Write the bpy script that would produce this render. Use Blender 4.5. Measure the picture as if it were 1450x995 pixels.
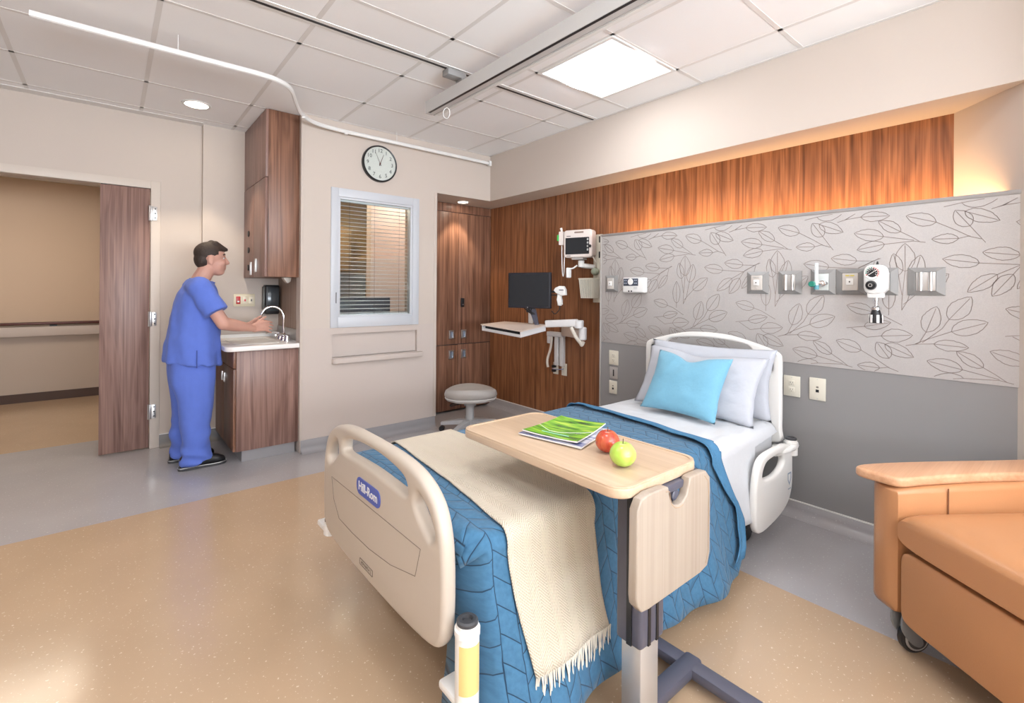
import bpy, bmesh, math, random
from math import sin, cos, pi, radians, sqrt, atan2
from mathutils import Vector, Matrix, noise
random.seed(7)
for o in list(bpy.data.objects): bpy.data.objects.remove(o)
S = bpy.context.scene
COL = S.collection

# ------------------------------------------------------------------ camera
YAW = radians(50.19); ROLL = radians(0.40); FPX = 683.0; HC = 1.30
cam_d = bpy.data.cameras.new('camera'); cam = bpy.data.objects.new('camera', cam_d); COL.objects.link(cam)
cam_d.sensor_width = 36; cam_d.lens = FPX / 1450 * 36
cam_d.shift_x = 0.0; cam_d.shift_y = -(497.5 - 411.3) / 1450
cam_d.clip_start = 0.02
_R = Vector((sin(YAW), -cos(YAW), 0)); _F = Vector((cos(YAW), sin(YAW), 0)); _U = Vector((0, 0, 1))
_M = Matrix((_R, _U, -_F)).transposed().to_4x4()
cam.matrix_world = Matrix.Translation((0, 0, HC)) @ _M @ Matrix.Rotation(ROLL, 4, 'Z')
S.camera = cam

# ------------------------------------------------------------------ world, exposure
W = bpy.data.worlds.new('sky'); S.world = W; W.use_nodes = True
wn = W.node_tree.nodes; wl = W.node_tree.links
wn['Background'].inputs[0].default_value = (0.78, 0.88, 1.0, 1)
wn['Background'].inputs[1].default_value = 1.2
S.view_settings.view_transform = 'Standard'; S.view_settings.look = 'None'
S.view_settings.gamma = 1.0; S.view_settings.use_curve_mapping = False
S.view_settings.exposure = 0.34
K_TROFFER = 0.82; K_BASKET = 21.0; K_FILL = 590.0; K_COVE = 19.0; K_SPOT = 32.0

def area_light(name, loc, rot, sx, sy, power, col):
    d = bpy.data.lights.new(name, 'AREA'); d.shape = 'RECTANGLE'; d.size = sx; d.size_y = sy; d.energy = power; d.color = col
    o = bpy.data.objects.new(name, d); COL.objects.link(o); o.location = loc; o.rotation_euler = rot
    return o
# added fill light by the unseen back window, tilted up to brighten the ceiling
area_light('ceiling_fill', (0.55, -3.55, 1.35), (radians(162), 0, 0), 3.6, 1.75, K_FILL, (0.84, 0.92, 1.0))

# ------------------------------------------------------------------ materials
def newmat(name):
    m = bpy.data.materials.new(name); m.use_nodes = True
    return m, m.node_tree.nodes, m.node_tree.links, m.node_tree.nodes['Principled BSDF']
def mat(name, col, rough=0.5, metal=0.0, spec=0.5, emit=None, estr=0, noise_amt=0.0, noise_scale=6, bump=0.0, bump_scale=60, coat=0, sheen=0, trans=0, alpha=1):
    m, N, L, b = newmat(name)
    b.inputs['Base Color'].default_value = (*col, 1); b.inputs['Roughness'].default_value = rough
    b.inputs['Metallic'].default_value = metal; b.inputs['Specular IOR Level'].default_value = spec
    b.inputs['Coat Weight'].default_value = coat; b.inputs['Sheen Weight'].default_value = sheen
    b.inputs['Transmission Weight'].default_value = trans; b.inputs['Alpha'].default_value = alpha
    if emit: b.inputs['Emission Color'].default_value = (*emit, 1); b.inputs['Emission Strength'].default_value = estr
    if noise_amt or bump:
        tc = N.new('ShaderNodeTexCoord')
    if noise_amt:
        n = N.new('ShaderNodeTexNoise'); n.inputs['Scale'].default_value = noise_scale; n.inputs['Detail'].default_value = 4
        L.new(tc.outputs['Object'], n.inputs['Vector'])
        mx = N.new('ShaderNodeMix'); mx.data_type = 'RGBA'
        mx.inputs[6].default_value = (*[c * (1 - noise_amt) for c in col], 1); mx.inputs[7].default_value = (*[min(1, c * (1 + noise_amt)) for c in col], 1)
        L.new(n.outputs['Fac'], mx.inputs[0]); L.new(mx.outputs[2], b.inputs['Base Color'])
    if bump:
        n2 = N.new('ShaderNodeTexNoise'); n2.inputs['Scale'].default_value = bump_scale; n2.inputs['Detail'].default_value = 3
        L.new(tc.outputs['Object'], n2.inputs['Vector'])
        bp = N.new('ShaderNodeBump'); bp.inputs['Strength'].default_value = bump; bp.inputs['Distance'].default_value = 0.01
        L.new(n2.outputs['Fac'], bp.inputs['Height']); L.new(bp.outputs['Normal'], b.inputs['Normal'])
    return m
def wood(name, dark, light, rough=0.38, sc=1.0, axis=2, fig=1.0, spec=0.4):
    """laminate with grain running along an axis of the object"""
    m, N, L, b = newmat(name)
    tc = N.new('ShaderNodeTexCoord')
    def nz(sx, sl, detail, dist):
        mp = N.new('ShaderNodeMapping'); v = [sx * sc] * 3; v[axis] = sl * sc
        mp.inputs['Scale'].default_value = v; L.new(tc.outputs['Object'], mp.inputs['Vector'])
        n = N.new('ShaderNodeTexNoise'); n.inputs['Scale'].default_value = 1; n.inputs['Detail'].default_value = detail
        n.inputs['Distortion'].default_value = dist; n.inputs['Roughness'].default_value = 0.6
        L.new(mp.outputs['Vector'], n.inputs['Vector']); return n
    a = nz(7, 0.55, 3, 0.5); c = nz(46, 0.8, 3, 0.3); f = nz(150, 1.6, 2, 0.0)
    # rings drawn out of the slow noise: gives the cathedral figure
    ms = N.new('ShaderNodeMath'); ms.operation = 'MULTIPLY'; ms.inputs[1].default_value = 46 * fig
    L.new(a.outputs['Fac'], ms.inputs[0])
    sn = N.new('ShaderNodeMath'); sn.operation = 'SINE'; L.new(ms.outputs[0], sn.inputs[0])
    s1 = N.new('ShaderNodeMath'); s1.operation = 'MULTIPLY_ADD'; s1.inputs[1].default_value = 0.10; L.new(sn.outputs[0], s1.inputs[0]); L.new(c.outputs['Fac'], s1.inputs[2])
    s2 = N.new('ShaderNodeMath'); s2.operation = 'MULTIPLY_ADD'; s2.inputs[1].default_value = 0.55; L.new(f.outputs['Fac'], s2.inputs[0]); L.new(s1.outputs[0], s2.inputs[2])
    rp = N.new('ShaderNodeValToRGB'); e = rp.color_ramp.elements
    s3 = N.new('ShaderNodeMath'); s3.operation = 'MULTIPLY'; s3.inputs[1].default_value = 0.65; L.new(s2.outputs[0], s3.inputs[0])
    e[0].position = 0.26; e[0].color = (*dark, 1); e[1].position = 0.76; e[1].color = (*light, 1)
    L.new(s3.outputs[0], rp.inputs['Fac']); L.new(rp.outputs['Color'], b.inputs['Base Color'])
    b.inputs['Roughness'].default_value = rough; b.inputs['Specular IOR Level'].default_value = spec
    bp = N.new('ShaderNodeBump'); bp.inputs['Strength'].default_value = 0.06; bp.inputs['Distance'].default_value = 0.004
    L.new(s2.outputs[0], bp.inputs['Height']); L.new(bp.outputs['Normal'], b.inputs['Normal'])
    return m
def vinyl(name, col, speck, rough=0.3):
    m, N, L, b = newmat(name)
    tc = N.new('ShaderNodeTexCoord')
    n = N.new('ShaderNodeTexNoise'); n.inputs['Scale'].default_value = 95; n.inputs['Detail'].default_value = 1
    L.new(tc.outputs['Object'], n.inputs['Vector'])
    r = N.new('ShaderNodeValToRGB'); r.color_ramp.elements[0].position = 0.68; r.color_ramp.elements[1].position = 0.74
    L.new(n.outputs['Fac'], r.inputs['Fac'])
    n2 = N.new('ShaderNodeTexNoise'); n2.inputs['Scale'].default_value = 2.5; n2.inputs['Detail'].default_value = 5
    L.new(tc.outputs['Object'], n2.inputs['Vector'])
    mx0 = N.new('ShaderNodeMix'); mx0.data_type = 'RGBA'; mx0.inputs[6].default_value = (*[c * .9 for c in col], 1); mx0.inputs[7].default_value = (*[c * 1.1 for c in col], 1)
    L.new(n2.outputs['Fac'], mx0.inputs[0])
    mx = N.new('ShaderNodeMix'); mx.data_type = 'RGBA'; L.new(mx0.outputs[2], mx.inputs[6]); mx.inputs[7].default_value = (*speck, 1)
    L.new(r.outputs['Color'], mx.inputs[0]); L.new(mx.outputs[2], b.inputs['Base Color'])
    b.inputs['Roughness'].default_value = rough; b.inputs['Specular IOR Level'].default_value = 0.5
    n3 = N.new('ShaderNodeTexNoise'); n3.inputs['Scale'].default_value = 9; n3.inputs['Detail'].default_value = 3; L.new(tc.outputs['Object'], n3.inputs['Vector'])
    bp = N.new('ShaderNodeBump'); bp.inputs['Strength'].default_value = 0.05; bp.inputs['Distance'].default_value = 0.01
    L.new(n3.outputs['Fac'], bp.inputs['Height']); L.new(bp.outputs['Normal'], b.inputs['Normal'])
    return m
def emis(name, col, strength):
    m, N, L, b = newmat(name); b.inputs['Base Color'].default_value = (*col, 1)
    b.inputs['Emission Color'].default_value = (*col, 1); b.inputs['Emission Strength'].default_value = strength
    return m

M = {}
M['wall'] = mat('cream wall paint', (0.585, 0.51, 0.452), 0.75, spec=0.3, bump=0.03, bump_scale=180)
M['wall_low'] = mat('lower wall paint', (0.57, 0.495, 0.452), 0.7, spec=0.3, bump=0.03, bump_scale=180)
M['soffit'] = mat('soffit paint', (0.66, 0.58, 0.50), 0.8, spec=0.2)
M['trim'] = mat('door frame paint', (0.62, 0.545, 0.48), 0.5)
M['tile'] = mat('ceiling tile', (0.92, 0.915, 0.915), 0.9, spec=0.1, bump=0.08, bump_scale=300)
M['tbar'] = mat('ceiling grid', (0.76, 0.74, 0.72), 0.5)
M['walnut'] = wood('walnut laminate', (0.075, 0.030, 0.018), (0.36, 0.180, 0.112))
M['walnut_hi'] = wood('walnut wall panel', (0.085, 0.028, 0.011), (0.44, 0.185, 0.082))
M['walnut_pale'] = wood('walnut pale laminate', (0.130, 0.066, 0.052), (0.37, 0.225, 0.185))
M['maple'] = wood('maple laminate', (0.49, 0.345, 0.225), (0.61, 0.455, 0.325), 0.35, fig=0.3, axis=1)
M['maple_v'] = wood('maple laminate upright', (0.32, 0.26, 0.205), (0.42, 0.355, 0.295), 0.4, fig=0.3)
M['tan'] = vinyl('tan sheet vinyl', (0.49, 0.345, 0.225), (0.70, 0.56, 0.41), 0.17)
M['grey'] = vinyl('grey sheet vinyl', (0.41, 0.39, 0.395), (0.56, 0.54, 0.54), 0.16)
M['base'] = mat('coved base vinyl', (0.30, 0.29, 0.30), 0.4)
M['chase'] = mat('grey headwall laminate', (0.275, 0.265, 0.265), 0.55, spec=0.3)
M['chase_edge'] = mat('headwall edge', (0.30, 0.28, 0.27), 0.45)
M['fabric'] = mat('printed headwall fabric', (0.475, 0.448, 0.435), 0.9, spec=0.1, noise_amt=0.10, noise_scale=260, bump=0.1, bump_scale=400)
M['print'] = mat('leaf print', (0.30, 0.255, 0.235), 0.9, spec=0.1)
M['white'] = mat('white plastic', (0.80, 0.79, 0.77), 0.35)
M['offwhite'] = mat('off white plastic', (0.70, 0.64, 0.56), 0.4)
M['black'] = mat('black plastic', (0.012, 0.012, 0.014), 0.35)
M['dark'] = mat('dark grey plastic', (0.05, 0.05, 0.055), 0.45)
M['steel'] = mat('brushed steel', (0.62, 0.61, 0.60), 0.32, 1.0)
M['chrome'] = mat('chrome', (0.85, 0.85, 0.86), 0.08, 1.0)
M['alu'] = mat('aluminium', (0.60, 0.59, 0.58), 0.42, 0.7)
def glass_mat(name):
    m, N, L, b = newmat(name)
    t = N.new('ShaderNodeBsdfTransparent'); t.inputs[0].default_value = (.96, .98, .97, 1); g = N.new('ShaderNodeBsdfGlossy'); g.inputs['Roughness'].default_value = 0.0
    fr = N.new('ShaderNodeFresnel'); fr.inputs[0].default_value = 1.45; mx = N.new('ShaderNodeMixShader')
    L.new(fr.outputs[0], mx.inputs[0]); L.new(t.outputs[0], mx.inputs[1]); L.new(g.outputs[0], mx.inputs[2]); L.new(mx.outputs[0], N['Material Output'].inputs[0])
    return m
M['glass'] = glass_mat('window glass')

# ------------------------------------------------------------------ mesh helpers
def Wm(o):
    m = o.matrix_basis.copy()
    if o.parent: m = Wm(o.parent) @ o.matrix_parent_inverse @ m
    return m
def setpar(o, p):
    o.parent = p; o.matrix_parent_inverse = Wm(p).inverted()
def tag(o, label, cat, group=None):
    o['label'] = label; o['category'] = cat
    if group: o['group'] = group
    return o
def thing(name, loc, label, cat, group=None):
    o = bpy.data.objects.new(name, None); o.empty_display_size = 0.05; COL.objects.link(o); o.location = loc
    return tag(o, label, cat, group)
def mk(name, me, m=None, parent=None, smooth=None, recentre=True):
    if m is not None:
        if isinstance(m, (list, tuple)):
            for q in m: me.materials.append(q)
        else: me.materials.append(m)
    if smooth is not None:
        me.polygons.foreach_set('use_smooth', [bool(smooth)] * len(me.polygons))
    o = bpy.data.objects.new(name, me); COL.objects.link(o)
    if recentre and len(me.vertices):
        xs = [v.co for v in me.vertices]
        c = Vector(((min(v.x for v in xs) + max(v.x for v in xs)) / 2, (min(v.y for v in xs) + max(v.y for v in xs)) / 2, min(v.z for v in xs)))
        me.transform(Matrix.Translation(-c)); o.location = c
    if parent: setpar(o, parent)
    return o
def struct(o): o['kind'] = 'structure'; return o
def autosmooth(me, ang=35):
    bm = bmesh.new(); bm.from_mesh(me)
    for e in bm.edges:
        e.smooth = not (len(e.link_faces) == 2 and e.calc_face_angle(0) > radians(ang))
    for f in bm.faces: f.smooth = True
    bm.to_mesh(me); bm.free()

class B:
    def __init__(s): s.bm = bmesh.new()
    def box(s, a, b, bev=0.0, seg=2, M=None):
        x0, y0, z0 = [min(p, q) for p, q in zip(a, b)]; x1, y1, z1 = [max(p, q) for p, q in zip(a, b)]
        r = bmesh.ops.create_cube(s.bm, size=1)['verts']
        for v in r:
            v.co = Vector((x0 + (v.co.x + .5) * (x1 - x0), y0 + (v.co.y + .5) * (y1 - y0), z0 + (v.co.z + .5) * (z1 - z0)))
        if bev:
            ed = list({e for v in r for e in v.link_edges})
            bev = min(bev, .49 * min(x1 - x0, y1 - y0, z1 - z0))
            g = bmesh.ops.bevel(s.bm, geom=ed, offset=bev, segments=seg, profile=0.5, affect='EDGES')
            r = list({v for f in g['faces'] for v in f.verts} | {v for v in r if v.is_valid})
        if M is not None:
            for v in r: v.co = M @ v.co
        return s
    def ring_loft(s, rings, cap=True, closed=False):
        vs = [[s.bm.verts.new(p) for p in r] for r in rings]
        n = len(vs[0]); m = len(vs)
        for i in range(m if closed else m - 1):
            a = vs[i]; b = vs[(i + 1) % m]
            for j in range(n):
                k = (j + 1) % n
                s.bm.faces.new((a[j], a[k], b[k], b[j]))
        if cap and not closed:
            s.bm.faces.new(list(reversed(vs[0]))); s.bm.faces.new(vs[-1])
        return s
    def tube(s, pts, r, n=10, closed=False, ry=None):
        pts = [Vector(p) for p in pts]; m = len(pts); rings = []
        rs = r if isinstance(r, (list, tuple)) else [r] * m
        up = None
        for i, p in enumerate(pts):
            if closed: t = pts[(i + 1) % m] - pts[i - 1]
            else: t = (pts[min(i + 1, m - 1)] - pts[max(i - 1, 0)])
            t.normalize()
            if up is None:
                up = Vector((0, 0, 1)) if abs(t.z) < .9 else Vector((1, 0, 0))
            sd = t.cross(up); sd.normalize(); up2 = sd.cross(t); up2.normalize(); up = up2
            q = ry[i] if ry else rs[i]
            rings.append([p + sd * (rs[i] * cos(2 * pi * k / n)) + up2 * (q * sin(2 * pi * k / n)) for k in range(n)])
        return s.ring_loft(rings, True, closed)
    def cyl(s, a, b, r0, r1=None, n=20, bev=0):
        r1 = r0 if r1 is None else r1
        a = Vector(a); b = Vector(b)
        if bev:
            d = (b - a).normalized() * bev
            return s.tube([a, a + d, b - d, b], [r0 - bev, r0, r1, r1 - bev], n)
        return s.tube([a, b], [r0, r1], n)
    def lathe(s, prof, c=(0, 0, 0), n=24, M=None, closed=False):
        rings = []
        for (r, z) in prof:
            ring = []
            for k in range(n):
                t = 2 * pi * k / n; p = Vector((r * cos(t), r * sin(t), z))
                if M is not None: p = M @ p
                ring.append(p + Vector(c))
            rings.append(ring)
        return s.ring_loft(rings, True, closed)
    def ell(s, c, r, n=16, M=None):
        g = bmesh.ops.create_uvsphere(s.bm, u_segments=n, v_segments=max(8, n * 2 // 3), radius=1)['verts']
        for v in g:
            p = Vector((v.co.x * r[0], v.co.y * r[1], v.co.z * r[2]))
            if M is not None: p = M @ p
            v.co = p + Vector(c)
        return s
    def prism(s, poly, d, M=None, bev=0, seg=2):
        """polygon in local xy extruded 0..d along local z, then M"""
        n = len(poly)
        a = [s.bm.verts.new((p[0], p[1], 0)) for p in poly]; b = [s.bm.verts.new((p[0], p[1], d)) for p in poly]
        f0 = s.bm.faces.new(list(reversed(a))); f1 = s.bm.faces.new(b)
        for i in range(n):
            j = (i + 1) % n; s.bm.faces.new((a[i], a[j], b[j], b[i]))
        r = a + b
        if bev:
            ed = list(f0.edges) + list(f1.edges)
            g = bmesh.ops.bevel(s.bm, geom=ed, offset=bev, segments=seg, profile=.5, affect='EDGES')
            r = list({v for f in g['faces'] for v in f.verts} | {v for v in r if v.is_valid})
        if M is not None:
            for v in r: v.co = M @ v.co
        return s
    def grid(s, rows, uv=None):
        vs = [[s.bm.verts.new(p) for p in r] for r in rows]
        lay = s.bm.loops.layers.uv.verify() if uv else None
        for i in range(len(vs) - 1):
            for j in range(len(vs[0]) - 1):
                f = s.bm.faces.new((vs[i][j], vs[i][j + 1], vs[i + 1][j + 1], vs[i + 1][j]))
                if uv:
                    for lp, (a, b) in zip(f.loops, ((i, j), (i, j + 1), (i + 1, j + 1), (i + 1, j))): lp[lay].uv = uv[a][b]
        return s
    def done(s, name, m, parent=None, ang=35, recentre=True, normals=True):
        if normals: bmesh.ops.recalc_face_normals(s.bm, faces=s.bm.faces)
        me = bpy.data.meshes.new(name); s.bm.to_mesh(me); s.bm.free()
        if ang: autosmooth(me, ang)
        return mk(name, me, m, parent, None, recentre)

def box(name, a, b, m, parent=None, bev=0.0, seg=2): return B().box(a, b, bev, seg).done(name, m, parent)
def cr(pts, n=8, closed=False):
    pts = [Vector(p) for p in pts]; out = []; m = len(pts)
    for i in range(m if closed else m - 1):
        if closed: p0, p1, p2, p3 = pts[i - 1], pts[i], pts[(i + 1) % m], pts[(i + 2) % m]
        else: p0, p1, p2, p3 = pts[max(i - 1, 0)], pts[i], pts[i + 1], pts[min(i + 2, m - 1)]
        for k in range(n):
            t = k / n
            out.append(.5 * ((2 * p1) + (p2 - p0) * t + (2 * p0 - 5 * p1 + 4 * p2 - p3) * t * t + (3 * p1 - p0 - 3 * p2 + p3) * t ** 3))
    if not closed: out.append(pts[-1])
    return out
def axes(origin, ex, ey):
    ex = Vector(ex).normalized(); ey = Vector(ey).normalized(); ez = ex.cross(ey)
    return Matrix.Translation(origin) @ Matrix((ex, ey, ez)).transposed().to_4x4()
def PX(x): return axes((x, 0, 0), (0, 1, 0), (0, 0, 1))      # local (Y, Z), out = +X
def PY(y): return axes((0, y, 0), (1, 0, 0), (0, 0, 1))      # local (X, Z), out = -Y
def from_curve(name, cu, Mx, m, parent, ang=40):
    co = bpy.data.objects.new('tmp', cu); COL.objects.link(co)
    dg = bpy.context.evaluated_depsgraph_get()
    me = bpy.data.meshes.new_from_object(co.evaluated_get(dg)); bpy.data.objects.remove(co)
    me.transform(Mx); me.materials.clear(); me.name = name
    bm = bmesh.new(); bm.from_mesh(me); bmesh.ops.remove_doubles(bm, verts=bm.verts, dist=1e-5); bmesh.ops.recalc_face_normals(bm, faces=bm.faces); bm.to_mesh(me); bm.free()
    if ang: autosmooth(me, ang)
    return mk(name, me, m, parent)
def plate(name, outer, holes, half, bev, Mx, m, parent=None, res=3):
    """closed outline with holes, given thickness and rounded edges"""
    cu = bpy.data.curves.new('tmp', 'CURVE'); cu.dimensions = '2D'; cu.fill_mode = 'BOTH'
    cu.extrude = max(half - bev, 1e-4); cu.bevel_depth = bev; cu.bevel_resolution = res; cu.offset = -bev
    for pl in [outer] + list(holes):
        sp = cu.splines.new('POLY'); sp.points.add(len(pl) - 1); sp.use_cyclic_u = True
        for q, p in zip(sp.points, pl): q.co = (p[0], p[1], 0, 1)
    return from_curve(name, cu, Mx, m, parent)
def text(name, s, size, Mx, m, parent=None, ext=0.0004, align='CENTER', bold=0.0):
    cu = bpy.data.curves.new('tmp', 'FONT'); cu.body = s; cu.size = size; cu.extrude = ext; cu.offset = bold
    cu.align_x = align; cu.align_y = 'CENTER'; cu.resolution_u = 2
    return from_curve(name, cu, Mx, m, parent, 0)
def rrect(w, h, r, n=5, cx=0, cy=0):
    out = []
    for (sx, sy, a0) in ((1, -1, -90), (1, 1, 0), (-1, 1, 90), (-1, -1, 180)):
        for k in range(n + 1):
            a = radians(a0 + 90 * k / n)
            out.append((cx + sx * (w / 2 - r) + r * cos(a), cy + sy * (h / 2 - r) + r * sin(a)))
    return out
def dup(root, delta=(0, 0, 0), label=None, group=None):
    r = root.copy(); COL.objects.link(r); r.location = root.location + Vector(delta)
    if label: r['label'] = label
    if group: r['group'] = group
    def rec(src, dst):
        for ch in [o for o in bpy.data.objects if o.parent == src]:
            c = ch.copy(); COL.objects.link(c); mi = ch.matrix_parent_inverse.copy(); c.parent = dst; c.matrix_parent_inverse = mi; rec(ch, c)
    rec(root, r)
    return r
# ================================================================== structure
CZ = 2.69            # ceiling
YW, YD, YD2 = 4.0, 4.88, 4.82     # window wall, door wall, its projecting pier
XH, XP, XS = 3.33, 3.08, 3.03     # walnut wall, headwall chase, soffit face
ZS = 2.227           # soffit underside
# floor: grey sheet vinyl with an inlaid tan field
def make_floor():
    xs = [-3.0, -1.6, -1.1, 1.16, 1.26, 2.27, 3.40]; ys = [-3.7, -2.9, 3.50, 4.88, 5.42, 7.75]
    bm = bmesh.new(); vs = {}
    for i, x in enumerate(xs):
        for j, y in enumerate(ys): vs[i, j] = bm.verts.new((x, y, 0))
    for i in range(len(xs) - 1):
        for j in range(len(ys) - 1):
            cx = (xs[i] + xs[i + 1]) / 2; cy = (ys[j] + ys[j + 1]) / 2
            if cx < -1.6 and cy < 4.88: continue
            f = bm.faces.new((vs[i, j], vs[i + 1, j], vs[i + 1, j + 1], vs[i, j + 1]))
            f.material_index = 1 if ((-1.1 < cx < 2.27 and -2.9 < cy < 3.5) or cy > 5.42) else 0
    me = bpy.data.meshes.new('floor'); bm.to_mesh(me); bm.free()
    return struct(mk('floor', me, [M['grey'], M['tan']], None, None, False))
floor = make_floor()

# ceiling: grid of tiles
ceil = struct(box('ceiling', (-1.7, -3.7, CZ + 0.012), (3.36, 4.95, CZ + 0.06), M['tile']))
GX = [-1.725 + 0.635 * k for k in range(8)] + [XS]; GX[0] = -1.6
GX = [-1.6, -1.09, -0.455, 0.18, 0.815, 1.45, 2.085, 2.72, XS]
GY = [-3.62] + [-3.175 + 0.605 * k for k in range(14)] + [YD]
unit = B().box((-.5, -.5, 0), (.5, .5, .008)).done('ceiling_tile', M['tile'], None, 0, False)
unit_me = unit.data; bpy.data.objects.remove(unit)
for i in range(len(GX) - 1):
    for j in range(len(GY) - 1):
        x0, x1, y0, y1 = GX[i], GX[i + 1], GY[j], GY[j + 1]
        if 2.0 < x0 < 2.2 and 1.6 < y0 < 1.75: continue          # luminaire over the bed
        if (abs(x0 - .18) < .01 and abs(y0 - .455) < .02) or (abs(x0 + 1.09) < .01 and abs(y0 - 1.665) < .02): continue   # added out-of-view luminaires
        if x0 > 1.1 and y0 > 4.0: continue
        if x0 > 1.15 and y1 > 4.05: y1 = 4.0
        t = bpy.data.objects.new('ceiling_tile', unit_me); COL.objects.link(t)
        t.location = ((x0 + x1) / 2, (y0 + y1) / 2, CZ + 0.0015); t.scale = (x1 - x0 - .016, y1 - y0 - .016, 1)
        setpar(t, ceil)
for x in GX[1:-1]: box('grid_bar', (x - .012, -3.62, CZ), (x + .012, YW if x > 1.2 else YD, CZ + .006), M['tbar'], ceil)
for y in GY[1:-1]: box('grid_bar', (-1.6, y - .012, CZ), (1.2 if y > 4 else XS, y + .012, CZ + .006), M['tbar'], ceil)
box('wall_angle', (-1.6, YD - .10, CZ - .002), (0.60, YD, CZ + .004), M['tbar'], ceil)
box('wall_angle', (XS - .02, -3.6, CZ - .001), (XS, YW, CZ + .004), M['tbar'], ceil)
box('wall_angle', (1.16, YW - .02, CZ - .001), (XS, YW, CZ + .004), M['tbar'], ceil)

# window wall (with the nurse window opening) and the bay over the tall cabinets
b = B()
for a, c in (((1.16, YW, .985), (1.40, 4.12, CZ + .02)), ((2.19, YW, .985), (2.39, 4.12, CZ + .02)), ((1.40, YW, 2.13), (2.19, 4.12, CZ + .02)),
             ((2.39, YW, ZS), (XS, YW + .0045, CZ + .02))): b.box(a, c)
struct(b.done('wall_window', M['wall'], None, 0))
b = B()
for a, c in (((1.16, YW, 0), (1.41, 4.12, .985)), ((2.19, YW, 0), (2.39, 4.12, .985)), ((1.41, YW, .93), (2.19, 4.12, .985)),
             ((1.41, YW, 0), (2.19, 4.12, .735)), ((1.41, 4.035, .735), (2.19, 4.12, .93))): b.box(a, c)
struct(b.done('wall_window_lower', M['wall_low'], None, 0))
struct(box('trim_1', (2.365, YW - .004, .10), (2.395, YW + .02, ZS), M['wall'], None, .002))     # corner guard at the bay
struct(box('trim_2', (1.155, YW - .004, .10), (1.175, YW + .03, CZ), M['wall'], None, .002))     # corner guard at the sink
# walnut wall and tall soffit
struct(box('wall_head', (XH, .454, 0), (XH + .08, 4.45, ZS + .02), M['walnut_hi']))
def soffit():
    bm = bmesh.new()
    P = [(XS, .10), (XH + .05, .10), (XH + .05, 4.45), (2.39, 4.45), (2.39, YW + .12), (XS, YW)]
    P = [(XS, .10), (XH + .05, .10), (XH + .05, 4.45), (2.39, 4.45), (2.39, YW + .005), (XS, YW + .005)]
    lo = [bm.verts.new((x, y, ZS)) for x, y in P]; hi = [bm.verts.new((x, y, CZ + .02)) for x, y in P]
    f = bm.faces.new(list(reversed(lo))); f.material_index = 1
    for i in range(len(P)):
        j = (i + 1) % len(P); bm.faces.new((lo[i], lo[j], hi[j], hi[i]))
    bm.faces.new(hi)
    bmesh.ops.recalc_face_normals(bm, faces=bm.faces)
    me = bpy.data.meshes.new('ceiling_soffit'); bm.to_mesh(me); bm.free()
    return struct(mk('ceiling_soffit', me, [M['wall'], M['soffit']]))
soffit()
struct(box('wall_bay_back', (2.39, 4.46, 0), (3.41, 4.52, CZ), M['wall_low']))
struct(box('wall_bay_side', (2.33, 4.12, 0), (2.39, 4.52, ZS + .05), M['wall_low']))
# canted wall that ends the walnut, then the right wall (out of the picture)
Mx = axes((3.33, .454, 0), (-.7071, -.7071, 0), (0, 0, 1))
struct(B().box((0, 0, 0), (.86, CZ + .02, -.08), 0, 2, Mx).done('wall_canted', M['wall'], None, 0))
struct(box('wall_right', (2.72, -3.7, 0), (2.80, -.15, CZ + .02), M['wall']))
struct(box('wall_left', (-1.68, -3.7, 0), (-1.6, 4.95, CZ + .02), M['wall']))
b = B()
for a, c in (((-1.68, -3.7, 0), (-1.25, -3.63, CZ + .02)), ((2.35, -3.7, 0), (2.8, -3.63, CZ + .02)), ((-1.25, -3.7, 0), (2.35, -3.63, .65)), ((-1.25, -3.7, 2.45), (2.35, -3.63, CZ + .02))): b.box(a, c)
struct(b.done('wall_back', M['wall'], None, 0))
b = B()
for a, c in (((-1.25, -3.69, .65), (2.35, -3.65, .70)), ((-1.25, -3.69, 2.40), (2.35, -3.65, 2.45)), ((-1.25, -3.69, .7), (-1.2, -3.65, 2.4)), ((2.30, -3.69, .7), (2.35, -3.65, 2.4)), ((-.07, -3.69, .7), (-.03, -3.65, 2.4)), ((1.13, -3.69, .7), (1.17, -3.65, 2.4))): b.box(a, c)
struct(b.done('window_2', M['alu'], None, 0))
# door wall
b = B()
for a, c in (((-1.68, YD, 0), (-1.18, YD + .12, CZ + .02)), ((-1.18, YD, 2.155), (.31, YD + .12, CZ + .02)), ((.31, YD, 0), (1.26, YD + .12, CZ + .02)),
             ((.60, YD2, 0), (1.26, YD + .01, CZ + .02))): b.box(a, c)
struct(b.done('wall_door', M['wall'], None, 0))
struct(box('wall_sink', (1.20, 4.12, 0), (1.26, 4.86, CZ + .02), wood('pale sink panel', (.26, .165, .115), (.48, .35, .27))))
# door frame
b = B()
b.box((.250, YD - .012, 0), (.315, YD + .13, 2.165), .003).box((-1.19, YD - .012, 0), (-1.125, YD + .13, 2.165), .003).box((-1.125, YD - .012, 2.105), (.250, YD + .13, 2.165), .0005)
struct(b.done('trim_3', M['trim'], None, 30))
# the narrow fixed leaf of the double door
dl = struct(box('door_1', (-.062, YD - .006, .012), (.245, YD + .038, 2.100), M['walnut_pale'], None, .0015))
for z in (1.905, 1.05, .30):
    h = B().box((.240, YD - .019, z - .06), (.262, YD - .008, z + .06), .003).cyl((.243, YD - .018, z - .06), (.243, YD - .018, z + .06), .008, n=10)
    h.box((.262, YD - .017, z - .055), (.292, YD - .012, z + .055), .001)
    hg = h.done('hinge', M['steel'], dl)
    for k in range(3): B().cyl((.279, YD - .0195, z + (k - 1) * .037), (.279, YD - .017, z + (k - 1) * .037), .006, n=8).done('screw', M['dark'], hg)
box('top_bolt', (-.058, YD - .008, 2.098), (-.02, YD + .03, 2.104), M['black'], dl)
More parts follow.
